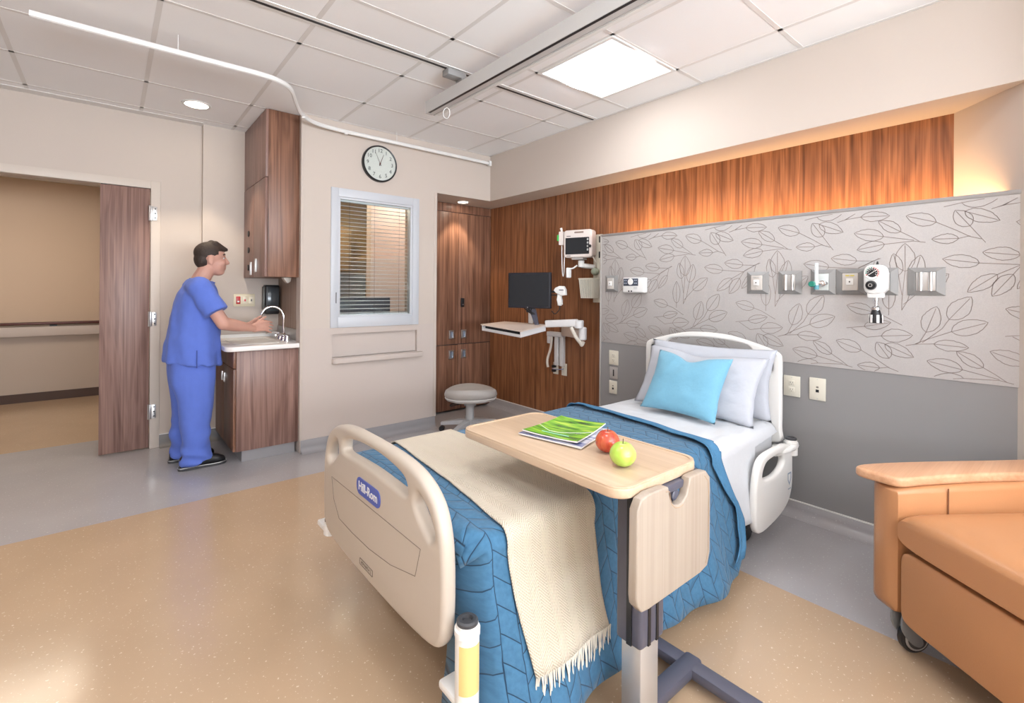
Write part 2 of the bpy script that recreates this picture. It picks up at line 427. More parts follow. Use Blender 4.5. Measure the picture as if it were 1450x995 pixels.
# open main leaf, swung out into the corridor (edge hidden by the jamb)
d2 = struct(box('door_2', (-1.17, YD + .13, .012), (-1.125, YD + 1.05, 2.10), M['walnut_pale'], None, .002))
B().cyl((-1.12, 5.85, 1.0), (-1.08, 5.85, 1.0), .012).cyl((-1.08, 5.86, 1.0), (-1.08, 5.74, 1.0), .01).done('door_handle', M['steel'], d2)

# corridor outside the door
YC = 7.70
cw = struct(box('wall_corridor', (-3.1, YC, 0), (1.3, YC + .08, 2.6), mat('corridor paint', (0.60, 0.45, 0.33), .7)))
struct(box('wall_corridor_end', (1.18, YD + .12, 0), (1.26, YC, 2.6), M['wall']))
struct(box('wall_corridor_side', (-3.1, YD, 0), (-1.68, YD + .12, 2.6), M['wall']))
struct(box('wall_corridor_far', (-3.1, YD + .12, 0), (-3.02, YC, 2.6), M['wall']))
struct(box('ceiling_corridor', (-3.1, YD + .06, 2.52), (1.3, YC + .05, 2.58), M['tile']))
struct(box('baseboard_corridor', (-3.02, YC - .012, 0), (1.18, YC, .10), mat('brown base', (.07, .035, .022), .5)))
struct(box('wall_corridor_lower', (-3.02, YC - .004, .10), (1.18, YC, .80), mat('corridor wainscot', (0.50, 0.41, 0.34), .6)))
tag(box('corridor_fill', (-1.4, 5.9, 2.505), (-.2, 6.5, 2.518), emis('corridor fill', (1, .88, .72), 9.0)), 'added unseen ceiling light brightening the corridor outside the open door', 'light')  # lamp out of view, added to brighten the corridor
hr = thing('handrail', (-.9, YC - .06, .72), 'long corridor handrail with dark wood top and beige bumper', 'handrail')
box('rail_top', (-3.0, YC - .09, .875), (1.15, YC - .02, .905), mat('mahogany', (.09, .018, .010), .3), hr, .012)
box('bumper', (-3.0, YC - .075, .745), (1.15, YC - .03, .855), M['wall_low'], hr, .01)
for x in (-2.5, -1.5, -.5, .5): box('bracket', (x - .03, YC - .05, .75), (x + .03, YC - .003, .88), M['dark'], hr)

# coved base along the walls
def cove(name, p0, p1, out, h=.10, m='base', cap=False):
    p0 = Vector((*p0, 0)); p1 = Vector((*p1, 0)); L = (p1 - p0).length; out = Vector((*out, 0))
    pr = [(0, 0), (.055, 0), (.055, .001)] + [(.055 - .047 * sin(a), .001 + .047 * (1 - cos(a))) for a in (pi / 10, pi / 5, 3 * pi / 10, 2 * pi / 5, pi / 2)] + [(.008, h - .002), (.006, h), (0, h)]
    d = (p1 - p0).normalized()
    Mx = Matrix.Translation(p0) @ Matrix((out, Vector((0, 0, 1)), d)).transposed().to_4x4()
    o = struct(B().prism(pr, L, Mx).done(name, M[m], None, 50))
    if cap: B().box((0, h, 0), (.010, h + .006, L), 0, 2, Mx).done('cap_strip', M['white'], o, 0)
    return o
cove('baseboard_window', (1.165, YW), (2.385, YW), (0, -1))
M['base_dark'] = mat('coved base dark', (0.20, 0.185, 0.18), .4)
cove('baseboard_head', (XP, -.1), (XP, 2.565), (-1, 0), .085, 'grey', True)
cove('baseboard_walnut', (XH, 2.57), (XH, 4.40), (-1, 0), .09, 'grey', True)
cove('baseboard_door', (.315, YD), (.60, YD), (0, -1), .10, 'base_dark', True)
cove('baseboard_sink', (.60, YD2), (.80, YD2), (0, -1), .10, 'base_dark', True)
cove('baseboard_left', (-1.6, -3.6), (-1.6, 4.88), (1, 0))

# headwall chase with printed fabric above and grey laminate below
Y0P, Y1P, ZG, ZT = .10, 2.555, .888, 1.742
ch = struct(box('wall_headboard', (XP, Y0P, 0), (XH - .002, Y1P, ZG), M['chase']))
box('fabric_panel', (XP - .004, Y0P, ZG), (XP + .03, Y1P, ZT), M['fabric'], ch, .001)
box('chase_body', (XP + .03, Y0P, ZG), (XH - .002, Y1P, 1.64), M['chase'], ch)
box('top_cap', (XP - .007, Y0P, ZT), (XP + .03, Y1P + .004, ZT + .020), M['chase_edge'], ch, .002)
box('edge_trim', (XP - .008, Y1P, .09), (XH - .002, Y1P + .012, ZT + .018), mat('headwall side trim', (.42, .39, .36), .5), ch, .002)
led = tag(box('cove_light', (XP + .0305, .22, 1.650), (XP + .036, 2.47, 1.738), emis('warm led', (1.0, .62, .28), K_COVE)), 'warm linear light hidden behind the top of the printed headwall', 'light')
# leaf line print: one motif in a half-drop repeat
LEAF = [
(-1.086, 1.646, -1.201, 1.688, 0.031, [(-1.013, 1.6), (-0.966, 1.567), (-0.928, 1.553)]),
(-0.966, 1.616, -1.018, 1.695, 0.032, [(-0.914, 1.536)]),
(-0.984, 1.686, -0.868, 1.632, 0.029, []),
(-1.005, 1.561, -1.102, 1.565, 0.023, [(-0.966, 1.57)]),
(-0.618, 1.612, -0.709, 1.676, 0.026, [(-0.577, 1.584), (-0.543, 1.557)]),
(-0.688, 1.593, -0.816, 1.62, 0.031, [(-0.566, 1.565)]),
(-0.684, 1.553, -0.803, 1.531, 0.028, [(-0.566, 1.561), (-0.521, 1.551)]),
(-0.804, 1.472, -0.923, 1.491, 0.029, [(-0.733, 1.468), (-0.7, 1.48)]),
(-0.934, 1.442, -1.062, 1.466, 0.03, [(-0.802, 1.43)]),
(-1.809, 1.411, -1.81, 1.551, 0.040, [(-1.821, 1.263), (-1.821, 1.215)]),
(-1.835, 1.391, -1.856, 1.502, 0.027, [(-1.821, 1.292)]),
(-1.777, 1.366, -1.749, 1.489, 0.032, [(-1.798, 1.263), (-1.821, 1.215)]),
(-1.748, 1.313, -1.644, 1.394, 0.034, [(-1.814, 1.245)]),
(-1.48, 1.388, -1.578, 1.308, 0.028, [(-1.336, 1.468), (-1.311, 1.481)]),
(-1.43, 1.388, -1.496, 1.29, 0.03, [(-1.399, 1.436), (-1.336, 1.468)]),
(-1.343, 1.418, -1.417, 1.323, 0.021, [(-1.331, 1.466)]),
(-1.726, 1.11, -1.687, 1.236, 0.036, [(-1.751, 1.057), (-1.768, 1.048)]),
(-1.642, 1.177, -1.565, 1.285, 0.038, [(-1.667, 1.131), (-1.74, 1.058)]),
(-1.633, 1.119, -1.509, 1.169, 0.036, [(-1.723, 1.075), (-1.768, 1.048)]),
(-1.697, 1.055, -1.573, 1.048, 0.026, [(-1.768, 1.048), (-1.804, 1.037)]),
(-1.339, 1.202, -1.453, 1.233, 0.029, [(-1.297, 1.187), (-1.215, 1.139)]),
(-1.269, 1.219, -1.27, 1.374, 0.028, [(-1.269, 1.188)]),
(-1.374, 1.123, -1.26, 1.15, 0.025, [(-1.453, 1.111)]),
(-1.3, 1.078, -1.173, 1.091, 0.034, [(-1.362, 1.067), (-1.43, 1.11)]),
]
def leaf_print():
    bm = bmesh.new(); HW = .0015
    def ribbon(pl):
        pl = [Vector((p[0], p[1])) for p in pl]
        for a, c in zip(pl[:-1], pl[1:]):
            if not all(-Y1P + .01 < p.x < -Y0P - .005 and ZG + .004 < p.y < ZT - .004 for p in (a, c)): continue
            d = c - a
            if d.length < 1e-6: continue
            d.normalize(); n = Vector((-d.y, d.x)) * HW; e = d * HW * .6
            q = [a - n - e, c - n + e, c + n + e, a + n - e]
            bm.faces.new([bm.verts.new((XP - .0046, -p.x, p.y)) for p in q])
    for row in range(-1, 3):
        for col in range(-5, 6):
            ox = .605 * col + (.3045 if row % 2 else 0); oz = -.65 * row
            rnd = random.Random(3)
            for (bx, bz, tx, tz, w, st) in LEAF:
                b0 = Vector((bx + ox, bz + oz)); t0 = Vector((tx + ox, tz + oz)); d = t0 - b0; n = Vector((-d.y, d.x)).normalized()
                for s in (-1, 1):
                    pl = []
                    for k in range(15):
                        t = k / 14; ww = w * (sin(pi * t ** .85) ** .75) if 0 < t < 1 else 0
                        ww += (rnd.random() - .5) * .003 if 0 < k < 14 else 0
                        pl.append(b0 + d * t + n * s * ww)
                    ribbon(pl)
                ribbon([b0 + d * t for t in (0, .3, .6, .93)])
                if st: ribbon([b0] + [Vector((p[0] + ox, p[1] + oz)) for p in st])
    me = bpy.data.meshes.new('leaf_print'); bm.to_mesh(me); bm.free()
    o = mk('leaf_print', me, M['print'], ch); o['kind'] = 'stuff'
leaf_print()

# nurse station seen through the window
struct(box('wall_station_back', (1.26, 6.9, 0), (4.4, 6.98, 2.7), mat('ochre paint', (.42, .28, .14), .7)))
struct(box('wall_station_left', (1.26, 4.12, 0), (1.30, 6.9, 2.7), mat('ochre paint 2', (.40, .27, .15), .7)))
struct(box('wall_station_right', (4.34, 4.5, 0), (4.42, 6.98, 2.7), M['wall']))
struct(box('ceiling_station', (1.26, 4.1, 2.62), (4.42, 6.98, 2.70), mat('station ceiling', (.30, .28, .27), .8)))
struct(B().box((1.27, 4.12, -.02), (2.33, 6.95, .002)).box((2.33, 4.53, -.02), (4.4, 6.95, .002)).done('floor_station', M['tan'], None, 0))
struct(box('wall_station_pier', (2.30, 5.3, 0), (4.30, 5.42, 2.62), mat('pink beige paint', (.60, .46, .40), .7)))
# ================================================================== hospital bed
M['bed'] = mat('bed plastic', (0.50, 0.43, 0.36), 0.38)
M['bedwhite'] = mat('bed white plastic', (0.80, 0.78, 0.75), 0.35)
M['badge'] = mat('badge blue', (0.055, 0.10, 0.42), 0.35)
M['linen'] = mat('white linen', (0.60, 0.61, 0.635), 0.85, spec=0.2, sheen=0.2, bump=0.7, bump_scale=11)
bed = thing('hospital_bed', (1.80, 1.56, 0), 'hospital bed with cream footboard and white headboard under the blue quilt', 'bed')
def mirror(pts, c):          # half outline (offset>=0 from top centre to bottom centre) to a closed loop
    r = [(c + y, z) for y, z in pts]; l = [(c - y, z) for y, z in reversed(pts)]
    return [tuple(v) for v in cr([Vector((p[0], p[1], 0)) for p in r + l], 5, True)]
def loop(pts, c, s=1, n=5): return [(c + s * v.x, v.y) for v in cr([Vector((p[0], p[1], 0)) for p in pts], n, True)]
YF = 1.595
fb_out = mirror([(.03, .782), (.2, .778), (.33, .757), (.42, .708), (.462, .635), (.477, .54), (.477, .40), (.462, .33), (.40, .292), (.2, .277), (.03, .275)], YF)
fb_holes = [loop([(-.262, .690), (-.235, .722), (-.12, .741), (0, .746), (.12, .741), (.235, .722), (.262, .690), (.245, .672), (.12, .676), (0, .679), (-.12, .676), (-.245, .672)], YF)]
for s in (1, -1): fb_holes.append(loop([(.325, .698), (.312, .660), (.355, .618), (.40, .592), (.422, .618), (.390, .666), (.35, .693)], YF, s))
fb = plate('footboard', fb_out, fb_holes, .024, .019, PX(.72), M['bed'], bed, 4)
def seam(pts, x, parent, m, r=.0011, name='seam'):
    return B().tube([(x, p[0], p[1]) for p in pts], r, 6).done(name, m, parent)
M['seam'] = mat('dark seam line', (.20, .16, .13), .7)  # dark line colour of the footboard seams and lettering
seam([(1.968, .541), (1.241, .548)], .6955, fb, M['seam'])
seam([(1.241, .548), (1.272, .456), (1.434, .418), (1.60, .400), (1.75, .397), (1.884, .402), (1.945, .46), (1.968, .541)], .6955, fb, M['seam'])
EXT = axes((.6955, 1.609, .595), (0, -1, 0), (0, 0, 1))
bd = B().prism(rrect(.196, .060, .026, 6), .0025, EXT).done('badge', M['badge'], fb)
text('badge_lettering', 'Hill-Rom', .044, EXT @ Matrix.Translation((0, 0, .0030)), M['white'], bd, bold=.0006)
EX2 = axes((.6955, 1.625, .326), (0, -1, 0), (0, 0, 1))
o = plate('name_plate', rrect(.112, .024, .005), [rrect(.107, .019, .004)], .0006, .0002, EX2, M['seam'], fb, 1)
text('name_lettering', 'ADVANTA 2', .0155, EX2 @ Matrix.Translation((0, 0, .0006)), M['seam'], fb)
YH = 1.55
hb_out = mirror([(.03, 1.046), (.15, 1.037), (.28, 1.008), (.39, .975), (.43, .955), (.442, .92), (.442, .80), (.442, .55), (.43, .46), (.2, .45), (.03, .45)], YH)
hb_holes = [loop([(-.30, .915), (-.275, .975), (-.2, 1.000), (0, 1.014), (.2, 1.000), (.275, .975), (.30, .915), (.28, .900), (.15, .926), (0, .935), (-.15, .926), (-.28, .900)], YH)]
for s in (1, -1): hb_holes.append(loop([(.345, .945), (.36, .956), (.388, .938), (.398, .915), (.398, .862), (.378, .856), (.346, .92)], YH, s))
plate('headboard', hb_out, hb_holes, .020, .011, PX(2.90), M['bedwhite'], bed, 4)
box('mattress', (.80, 1.13, .40), (2.865, 2.02, .558), M['linen'], bed, .05, 4)
b = B()
for y in (1.24, 1.86): b.box((.75, y - .03, .28), (2.88, y + .03, .36), .008)
for x in (.80, 1.5, 2.2, 2.80): b.box((x - .03, 1.22, .29), (x + .03, 1.90, .35), .006)
b.box((.9, 1.25, .36), (2.85, 1.9, .40), .01)
b.done('deck_frame', M['bedwhite'], bed)
b = B()
for x in (.98, 2.56): b.box((x - .04, 1.14, .12), (x + .04, 1.96, .20), .015)
b.box((.98, 1.50, .13), (2.56, 1.60, .19), .01)
for x in (1.15, 2.35): b.box((x - .03, 1.48, .17), (x + .03, 1.62, .30), .01)
b.done('base_frame', M['alu'], bed)
for x in (.98, 2.56):
    for y in (1.16, 1.94):
        c = B().cyl((x, y - .022, .066), (x, y + .022, .066), .065, n=24, bev=.008).done('caster', M['black'], bed)
        B().box((x - .03, y - .032, .07), (x + .03, y + .032, .135), .012).done('caster_fork', M['dark'], c)
# bumper rollers at the corners
def bumper(x, y, z0, z1, nm):
    bb = B().lathe([(.020, z0), (.033, z0 + .004), (.033, z1 - .03), (.035, z1 - .028), (.035, z1 - .012), (.030, z1 - .010), (.030, z1), (.0, z1)], (x, y, 0), 24).done('bumper_roller', M['bedwhite'], bed)
    B().lathe([(.0, z1), (.029, z1), (.029, z1 + .008), (.024, z1 + .012), (.016, z1 + .012), (.014, z1 + .002), (0, z1 + .002)], (x, y, 0), 24).done('roller_cap', M['dark'], bb)
    if nm == 'foot':
        lb = []
        for k in range(9):
            t = radians(-165 + 14 * k); lb.append(Vector((x + .0336 * cos(t), y + .0336 * sin(t), 0)))
        B().grid([[p + Vector((0, 0, z0 + .06)) for p in lb], [p + Vector((0, 0, z1 - .045)) for p in lb]]).done('roller_label', mat('label yellow', (.74, .56, .22), .5), bb)
    B().box((x - .03, y, z0 + .01), (x + .03, y + .10, z0 + .035), .008).done('roller_bracket', M['bedwhite'], bb)
    return bb
bumper(.745, 1.072, .17, .405, 'foot'); bumper(.745, 2.105, .24, .30, 'far'); bumper(2.875, 1.05, .41, .495, 'head')
# lowered side rails
def rail(y, out):
    o_ = [(2.44, .12), (2.42, .30), (2.45, .43), (2.52, .482), (2.70, .492), (2.80, .485), (2.86, .45), (2.872, .36), (2.865, .24), (2.80, .16), (2.64, .115)]
    h_ = [(2.50, .375), (2.53, .435), (2.62, .452), (2.72, .445), (2.755, .41), (2.72, .375), (2.62, .355)]
    pr = [(v.x, v.y) for v in cr([Vector((p[0], p[1], 0)) for p in o_], 5, True)]
    ph = [(v.x, v.y) for v in cr([Vector((p[0], p[1], 0)) for p in h_], 5, True)]
    r = plate('side_rail', pr, [ph], .018, .014, PY(y), M['bedwhite'], bed, 3)
    if out < 0:
        sh = [(2.800, .33), (2.845, .33), (2.845, .295), (2.823, .262), (2.802, .29)]
        plate('rail_emblem', sh, [[(2.823 + (p[0] - 2.823) * .72, .302 + (p[1] - .302) * .72) for p in sh]], .0006, .0002, PY(y - .0185), mat('emblem grey', (.30, .36, .45), .5), r, 1)
        box('rail_lettering', (2.805, y - .0190, .240), (2.842, y - .0182, .246), mat('emblem text', (.42, .46, .52), .5), r)
        B().tube(cr([(2.70, y + .01, .45), (2.80, y - .02, .455), (2.90, y - .02, .46), (2.93, y, .458)], 5), .016, 10).done('push_handle', M['bedwhite'], bed)
rail(1.055, -1); rail(2.06, 1)

# ------------------------------------------------------------------ bedding
def quilt_mat():
    m, N, L, b = newmat('blue quilted cotton')
    uv = N.new('ShaderNodeUVMap'); sp = N.new('ShaderNodeSeparateXYZ'); L.new(uv.outputs[0], sp.inputs[0])
    def math(op, a, c=None, d=None):
        n = N.new('ShaderNodeMath'); n.operation = op
        for i, v in enumerate((a, c, d)):
            if v is None: continue
            if isinstance(v, (int, float)): n.inputs[i].default_value = v
            else: L.new(v, n.inputs[i])
        return n.outputs[0]
    nz = N.new('ShaderNodeTexNoise'); nz.inputs['Scale'].default_value = 7; L.new(uv.outputs[0], nz.inputs['Vector'])
    wob = math('MULTIPLY', math('SUBTRACT', nz.outputs['Fac'], .5), .35)
    s = math('ADD', math('DIVIDE', sp.outputs['X'], .060), wob); t = math('ADD', math('DIVIDE', sp.outputs['Y'], .072), wob)
    f = math('FRACT', s); par = math('MULTIPLY', math('SUBTRACT', math('MODULO', math('FLOOR', s), 2.0), .5), 1.3)
    d1 = math('MULTIPLY', math('ABSOLUTE', math('SUBTRACT', math('FRACT', math('ADD', s, .5)), .5)), .060)
    d2 = math('MULTIPLY', math('ABSOLUTE', math('SUBTRACT', math('FRACT', math('ADD', t, math('MULTIPLY', f, par))), .5)), .056)
    d = math('MINIMUM', d1, d2)
    rp = N.new('ShaderNodeMapRange'); rp.inputs[1].default_value = .0005; rp.inputs[2].default_value = .0019; L.new(d, rp.inputs[0])
    hb = N.new('ShaderNodeMapRange'); hb.inputs[1].default_value = 0; hb.inputs[2].default_value = .012; L.new(d, hb.inputs[0])
    cl = N.new('ShaderNodeTexNoise'); cl.inputs['Scale'].default_value = 60; cl.inputs['Detail'].default_value = 4; L.new(uv.outputs[0], cl.inputs['Vector'])
    mx0 = N.new('ShaderNodeMix'); mx0.data_type = 'RGBA'; mx0.inputs[6].default_value = (.034, .108, .195, 1); mx0.inputs[7].default_value = (.072, .200, .340, 1); L.new(cl.outputs['Fac'], mx0.inputs[0])
    mx = N.new('ShaderNodeMix'); mx.data_type = 'RGBA'; mx.inputs[6].default_value = (.012, .035, .07, 1); L.new(mx0.outputs[2], mx.inputs[7]); L.new(rp.outputs[0], mx.inputs[0])
    L.new(mx.outputs[2], b.inputs['Base Color']); b.inputs['Roughness'].default_value = .8; b.inputs['Specular IOR Level'].default_value = .25; b.inputs['Sheen Weight'].default_value = .15
    hh = math('ADD', math('MULTIPLY', math('POWER', hb.outputs[0], .5), 1.0), math('MULTIPLY', cl.outputs['Fac'], .35))
    bp = N.new('ShaderNodeBump'); bp.inputs['Strength'].default_value = .55; bp.inputs['Distance'].default_value = .006
    L.new(hh, bp.inputs['Height']); L.new(bp.outputs['Normal'], b.inputs['Normal'])
    return m
def knit_mat():
    m, N, L, b = newmat('cream woven throw')
    uv = N.new('ShaderNodeUVMap'); sp = N.new('ShaderNodeSeparateXYZ'); L.new(uv.outputs[0], sp.inputs[0])
    def math(op, a, c=None):
        n = N.new('ShaderNodeMath'); n.operation = op
        for i, v in enumerate((a, c)):
            if v is None: continue
            if isinstance(v, (int, float)): n.inputs[i].default_value = v
            else: L.new(v, n.inputs[i])
        return n.outputs[0]
    zz = math('MULTIPLY', math('ABSOLUTE', math('SUBTRACT', math('FRACT', math('DIVIDE', sp.outputs['X'], .07)), .5)), .07)
    w = math('SINE', math('MULTIPLY', math('ADD', zz, sp.outputs['Y']), 2 * pi / .0085))
    w2 = math('SINE', math('MULTIPLY', sp.outputs['X'], 2 * pi / .006))
    h = math('ADD', w, math('MULTIPLY', w2, .5))
    mr = N.new('ShaderNodeMapRange'); mr.inputs[1].default_value = -1.5; mr.inputs[2].default_value = .6; L.new(h, mr.inputs[0])
    mx = N.new('ShaderNodeMix'); mx.data_type = 'RGBA'; mx.inputs[6].default_value = (.50, .41, .30, 1); mx.inputs[7].default_value = (.76, .67, .54, 1); L.new(mr.outputs[0], mx.inputs[0])
    L.new(mx.outputs[2], b.inputs['Base Color']); b.inputs['Roughness'].default_value = .9; b.inputs['Specular IOR Level'].default_value = .15; b.inputs['Sheen Weight'].default_value = .2
    bp = N.new('ShaderNodeBump'); bp.inputs['Strength'].default_value = .5; bp.inputs['Distance'].default_value = .003
    L.new(h, bp.inputs['Height']); L.new(bp.outputs['Normal'], b.inputs['Normal'])
    return m
M['quilt'] = quilt_mat(); M['knit'] = knit_mat()
M['blueplain'] = mat('plain blue cotton', (.075, .205, .355), .85, spec=.2, noise_amt=.12, noise_scale=120, bump=.3, bump_scale=90)

def section(off, zfar, znear, n=15, nt=21):
    """cross-section of a cloth lying over the mattress, far hem -> near hem"""
    ZT_ = .570 + off; yf, yn = 2.025 + off, 1.120 - off; r = .045
    P = []
    for k in range(8): P.append((yf + .015 + .02 * (1 - k / 7), zfar + (ZT_ - r - zfar) * k / 7, 0))
    for k in range(1, 6): a = pi / 2 * k / 6; P.append((yf - r + r * cos(a) + .015 * (1 - k / 6), ZT_ - r + r * sin(a), .3))
    for k in range(nt + 1): P.append((yf - r + (yn + r - yf + r) * k / nt, ZT_ + .006 * sin(pi * k / nt), 1))
    for k in range(1, 6): a = pi / 2 * k / 6; P.append((yn + r - r * sin(a), ZT_ - r + r * cos(a), .3))
    for k in range(n + 1):
        t = k / n; P.append((yn - .004, ZT_ - r - (ZT_ - r - znear) * t, -1))
    return P
def drape(name, x0, x1, off, zfar, znear, m, parent=None, nx=40, hem=None, lift=0, wob=0.0, footwrap=False, wr=0.0):
    """x0/x1: functions of (path fraction, y, z); every layer follows the same folds"""
    P = section(off, zfar, znear, 15, 60 if wr else 21); n = len(P)
    arc = [0]
    for i in range(1, n): arc.append(arc[-1] + sqrt((P[i][0] - P[i - 1][0]) ** 2 + (P[i][1] - P[i - 1][1]) ** 2))
    rows, uv = [], []
    for i in range(nx + 1):
        row, ur = [], []
        for j, (y, z, q) in enumerate(P):
            t = arc[j] / arc[-1]; a = x0(t, y, z); c = x1(t, y, z); x = a + (c - a) * i / nx
            u = i / nx
            if q < 0:
                h = max(0, (.53 - z) / .45)
                if hem: z = z + hem(x) * h * .45 / max(.01, (.53 - znear))
                fo = .024 * h * (.9 * sin(x * 9 + 1 + 1.2 * sin(2.1 * x)) + .45 * sin(x * 20.7 + 3))
                y += fo - .10 * h ** 1.3 + .010 * h * noise.noise(Vector((x * 5, z * 6, 1))) - off * .6 * h
                x += .012 * h * sin(z * 14 + x * 5)
            elif q == 1:
                if wr: z += wr * (abs(noise.noise(Vector((x * 6 + y * 5, y * 11 - x * 4, 2)))) + .6 * abs(noise.noise(Vector((x * 15, y * 9 + x * 6, 7)))))
                z += .006 * noise.noise(Vector((x * 3.2, y * 3.2, 1))) + .004 * noise.noise(Vector((x * 9, y * 9, 6)))
            else:
                y += .006 * noise.noise(Vector((x * 5, z * 5, 1)))
            if footwrap and u < .045 and 0 < q < 1 and y < 1.5:
                e = 1 - u / .045; z -= .05 * e; y += .05 * e
            if footwrap and u < .03 and q == 1:
                e = 1 - u / .03; z -= .045 * e ** 2
            if q < 0 and footwrap and u < .045:
                e = 1 - u / .045; y = y + (1.23 - y) * e ** 1.5; x += .012 * e - .012 * (1 - e) * e * 4 * h
            if wob and u < .8: x += wob * noise.noise(Vector((arc[j] * 7, i / nx * 2, 4)))
            if lift:          # free foot-side edge stands up a little, the fold at the other end lies flat
                k = max(0, 1 - u / .35) * (.8 + .6 * noise.noise(Vector((y * 9, z * 9, 3)))) - max(0, u - .75) * 3.2
                if q >= 0: z += lift * k
                if q < .5: y -= lift * k
            row.append(Vector((x, y, z))); ur.append((x, arc[j]))
        rows.append(row); uv.append(ur)
    o = B().grid(rows, uv).done(name, m, parent, 180, True, False)
    sm = o.modifiers.new('thickness', 'SOLIDIFY'); sm.thickness = .005; sm.offset = 1
    o.data.polygons.foreach_set('use_smooth', [True] * len(o.data.polygons))
    return o, rows
def lerp(a, b, t): return a + (b - a) * max(0, min(1, t))
def pw(v, pts):
    for (a, x), (c, y) in zip(pts[:-1], pts[1:]):
        if v <= c: return lerp(x, y, (v - a) / (c - a))
    return pts[-1][1]
def qedge(t, y, z):           # head-side edge of the quilt: runs askew over the bed and down its side
    if z > .535 or y > 1.5: return lerp(2.05, 2.17, (y - 1.1) / .85)
    return pw(z, [(.07, 1.98), (.12, 2.03), (.17, 2.12), (.33, 2.17), (.535, 2.05)])
def bedge(t, y, z):           # outer edge of the plain turned-back band
    if z > .535 or y > 1.5: return lerp(2.165, 2.255, (y - 1.1) / .85)
    return pw(z, [(.07, 2.10), (.15, 2.20), (.25, 2.27), (.535, 2.165)])
sheet, _ = drape('top_sheet', lambda t, y, z: qedge(t, y, z) - .20, lambda t, y, z: 2.862 if z > .5 or y > 1.5 else lerp(2.60, 2.42, (.53 - z) / .3), -.004, .42, .17, M['linen'], None, 60, wr=.008)
tag(sheet, 'white bed sheet under the pillows, hanging beside the blue quilt', 'sheet')
quilt, QR = drape('quilt', lambda t, y, z: .768, lambda t, y, z: bedge(t, y, z) - .004, .026, .30, .075, M['quilt'], None, 90, footwrap=True)
tag(quilt, 'blue stitched quilt with leaf-like pattern spread over the bed', 'quilt')
band, _ = drape('turned_edge', qedge, bedge, .038, .30, .130, M['blueplain'], quilt, 16, lift=.014, wob=.012)
def thr_r(t, y, z):
    if z < .53 and y < 1.5: return lerp(1.265, 1.25, (.53 - z) / .3)
    return pw(y, [(1.05, 1.265), (1.25, 1.305), (1.47, 1.335), (2.1, 1.29)])
throw, TR_ = drape('throw_blanket', lambda t, y, z: lerp(.885, .995, (y - 1.05) / .9) + (.08 * (.53 - z) if z < .53 and y < 1.5 else 0), thr_r, .037, .42, .215, M['knit'], None, 30)
tag(throw, 'cream woven throw with fringe laid across the foot of the bed', 'throw')
b = B(); rnd = random.Random(5)
for i in range(0, 31):
    p = TR_[i][-1]
    for k in range(2):
        q = p + Vector((.006 * k, -.004, .002)); L_ = .075 + .02 * rnd.random(); dx = (rnd.random() - .5) * .02; dy = (rnd.random() - .5) * .014
        b.tube(cr([q, q + Vector((dx * .4, dy, -L_ * .4)), q + Vector((dx, dy * .5, -L_))], 3), .0022, 5)
fr = b.done('fringe', mat('fringe yarn', (.78, .72, .62), .9), throw); fr['kind'] = 'stuff'

def pillow(name, c, ex, ey, w, h, th, m, label, cat, dent=0.0, seed=0, n=30, sag=0.0):
    ex = Vector(ex).normalized(); ey = Vector(ey); ey = (ey - ex * ey.dot(ex)).normalized(); ez = ex.cross(ey)
    bm = bmesh.new(); top = {}; bot = {}
    for i in range(n + 1):
        for j in range(n + 1):
            u = 2 * i / n - 1; v = 2 * j / n - 1
            prof = max(0, (1 - abs(u) ** 2.6)) ** .55 * max(0, (1 - abs(v) ** 2.6)) ** .55
            pin = 1 - .075 * (1 - v * v) ** 1 * abs(u) ** 3; piv = 1 - .085 * (1 - u * u) * abs(v) ** 3
            x = w / 2 * u * pin; y = h / 2 * v * piv
            if dent: y -= dent * math.exp(-(u / .35) ** 2) * max(0, v) ** 2
            nz = noise.noise(Vector((u * 2.1, v * 2.1, seed))) * .30 + noise.noise(Vector((u * 5, v * 5, seed + 3))) * .13
            rad = .05 * noise.noise(Vector((u * 3.5 + 9, v * 3.5, seed)))
            zt = th / 2 * prof * (1 + nz * .5) + .0; zb = -th / 2 * prof * (1 + .2 * nz)
            base = Vector(c) + ex * (x + rad * .1) + ey * y + Vector((0, 0, -sag * (1 - v) ** 2 * 0))
            edge = i in (0, n) or j in (0, n)
            top[i, j] = bm.verts.new(base + ez * zt)
            bot[i, j] = top[i, j] if edge else bm.verts.new(base + ez * zb)
    for i in range(n):
        for j in range(n):
            bm.faces.new((top[i, j], top[i + 1, j], top[i + 1, j + 1], top[i, j + 1]))
            try: bm.faces.new((bot[i, j], bot[i, j + 1], bot[i + 1, j + 1], bot[i + 1, j]))
            except ValueError: pass
    bmesh.ops.recalc_face_normals(bm, faces=bm.faces)
    me = bpy.data.meshes.new(name); bm.to_mesh(me); bm.free()
    return tag(mk(name, me, m, None, True), label, cat)
M['cushion'] = mat('sky blue linen', (.185, .42, .565), .85, spec=.2, noise_amt=.06, noise_scale=90, sheen=.2, bump=.25, bump_scale=30)
M['pillow'] = mat('pillow cotton', (.50, .515, .565), .85, spec=.2, bump=.6, bump_scale=12)
pillow('bed_pillow', (2.822, 1.515, .782), (0, -1, 0), (.055, 0, .33), .80, .40, .095, M['pillow'], 'white bed pillow leaning upright against the white headboard', 'pillow', seed=2)
pillow('bed_pillow', (2.712, 1.515, .762), (.0, -1, -.02), (.16, -.03, .31), .76, .40, .125, M['pillow'], 'white bed pillow leaning directly behind the sky-blue cushion', 'pillow', dent=.03, seed=6)
pillow('throw_cushion', (2.572, 1.508, .765), (.0, -1, -.02), (.18, -.06, .31), .47, .385, .12, M['cushion'], 'sky-blue square cushion propped against the white pillows', 'cushion', dent=.045, seed=11)

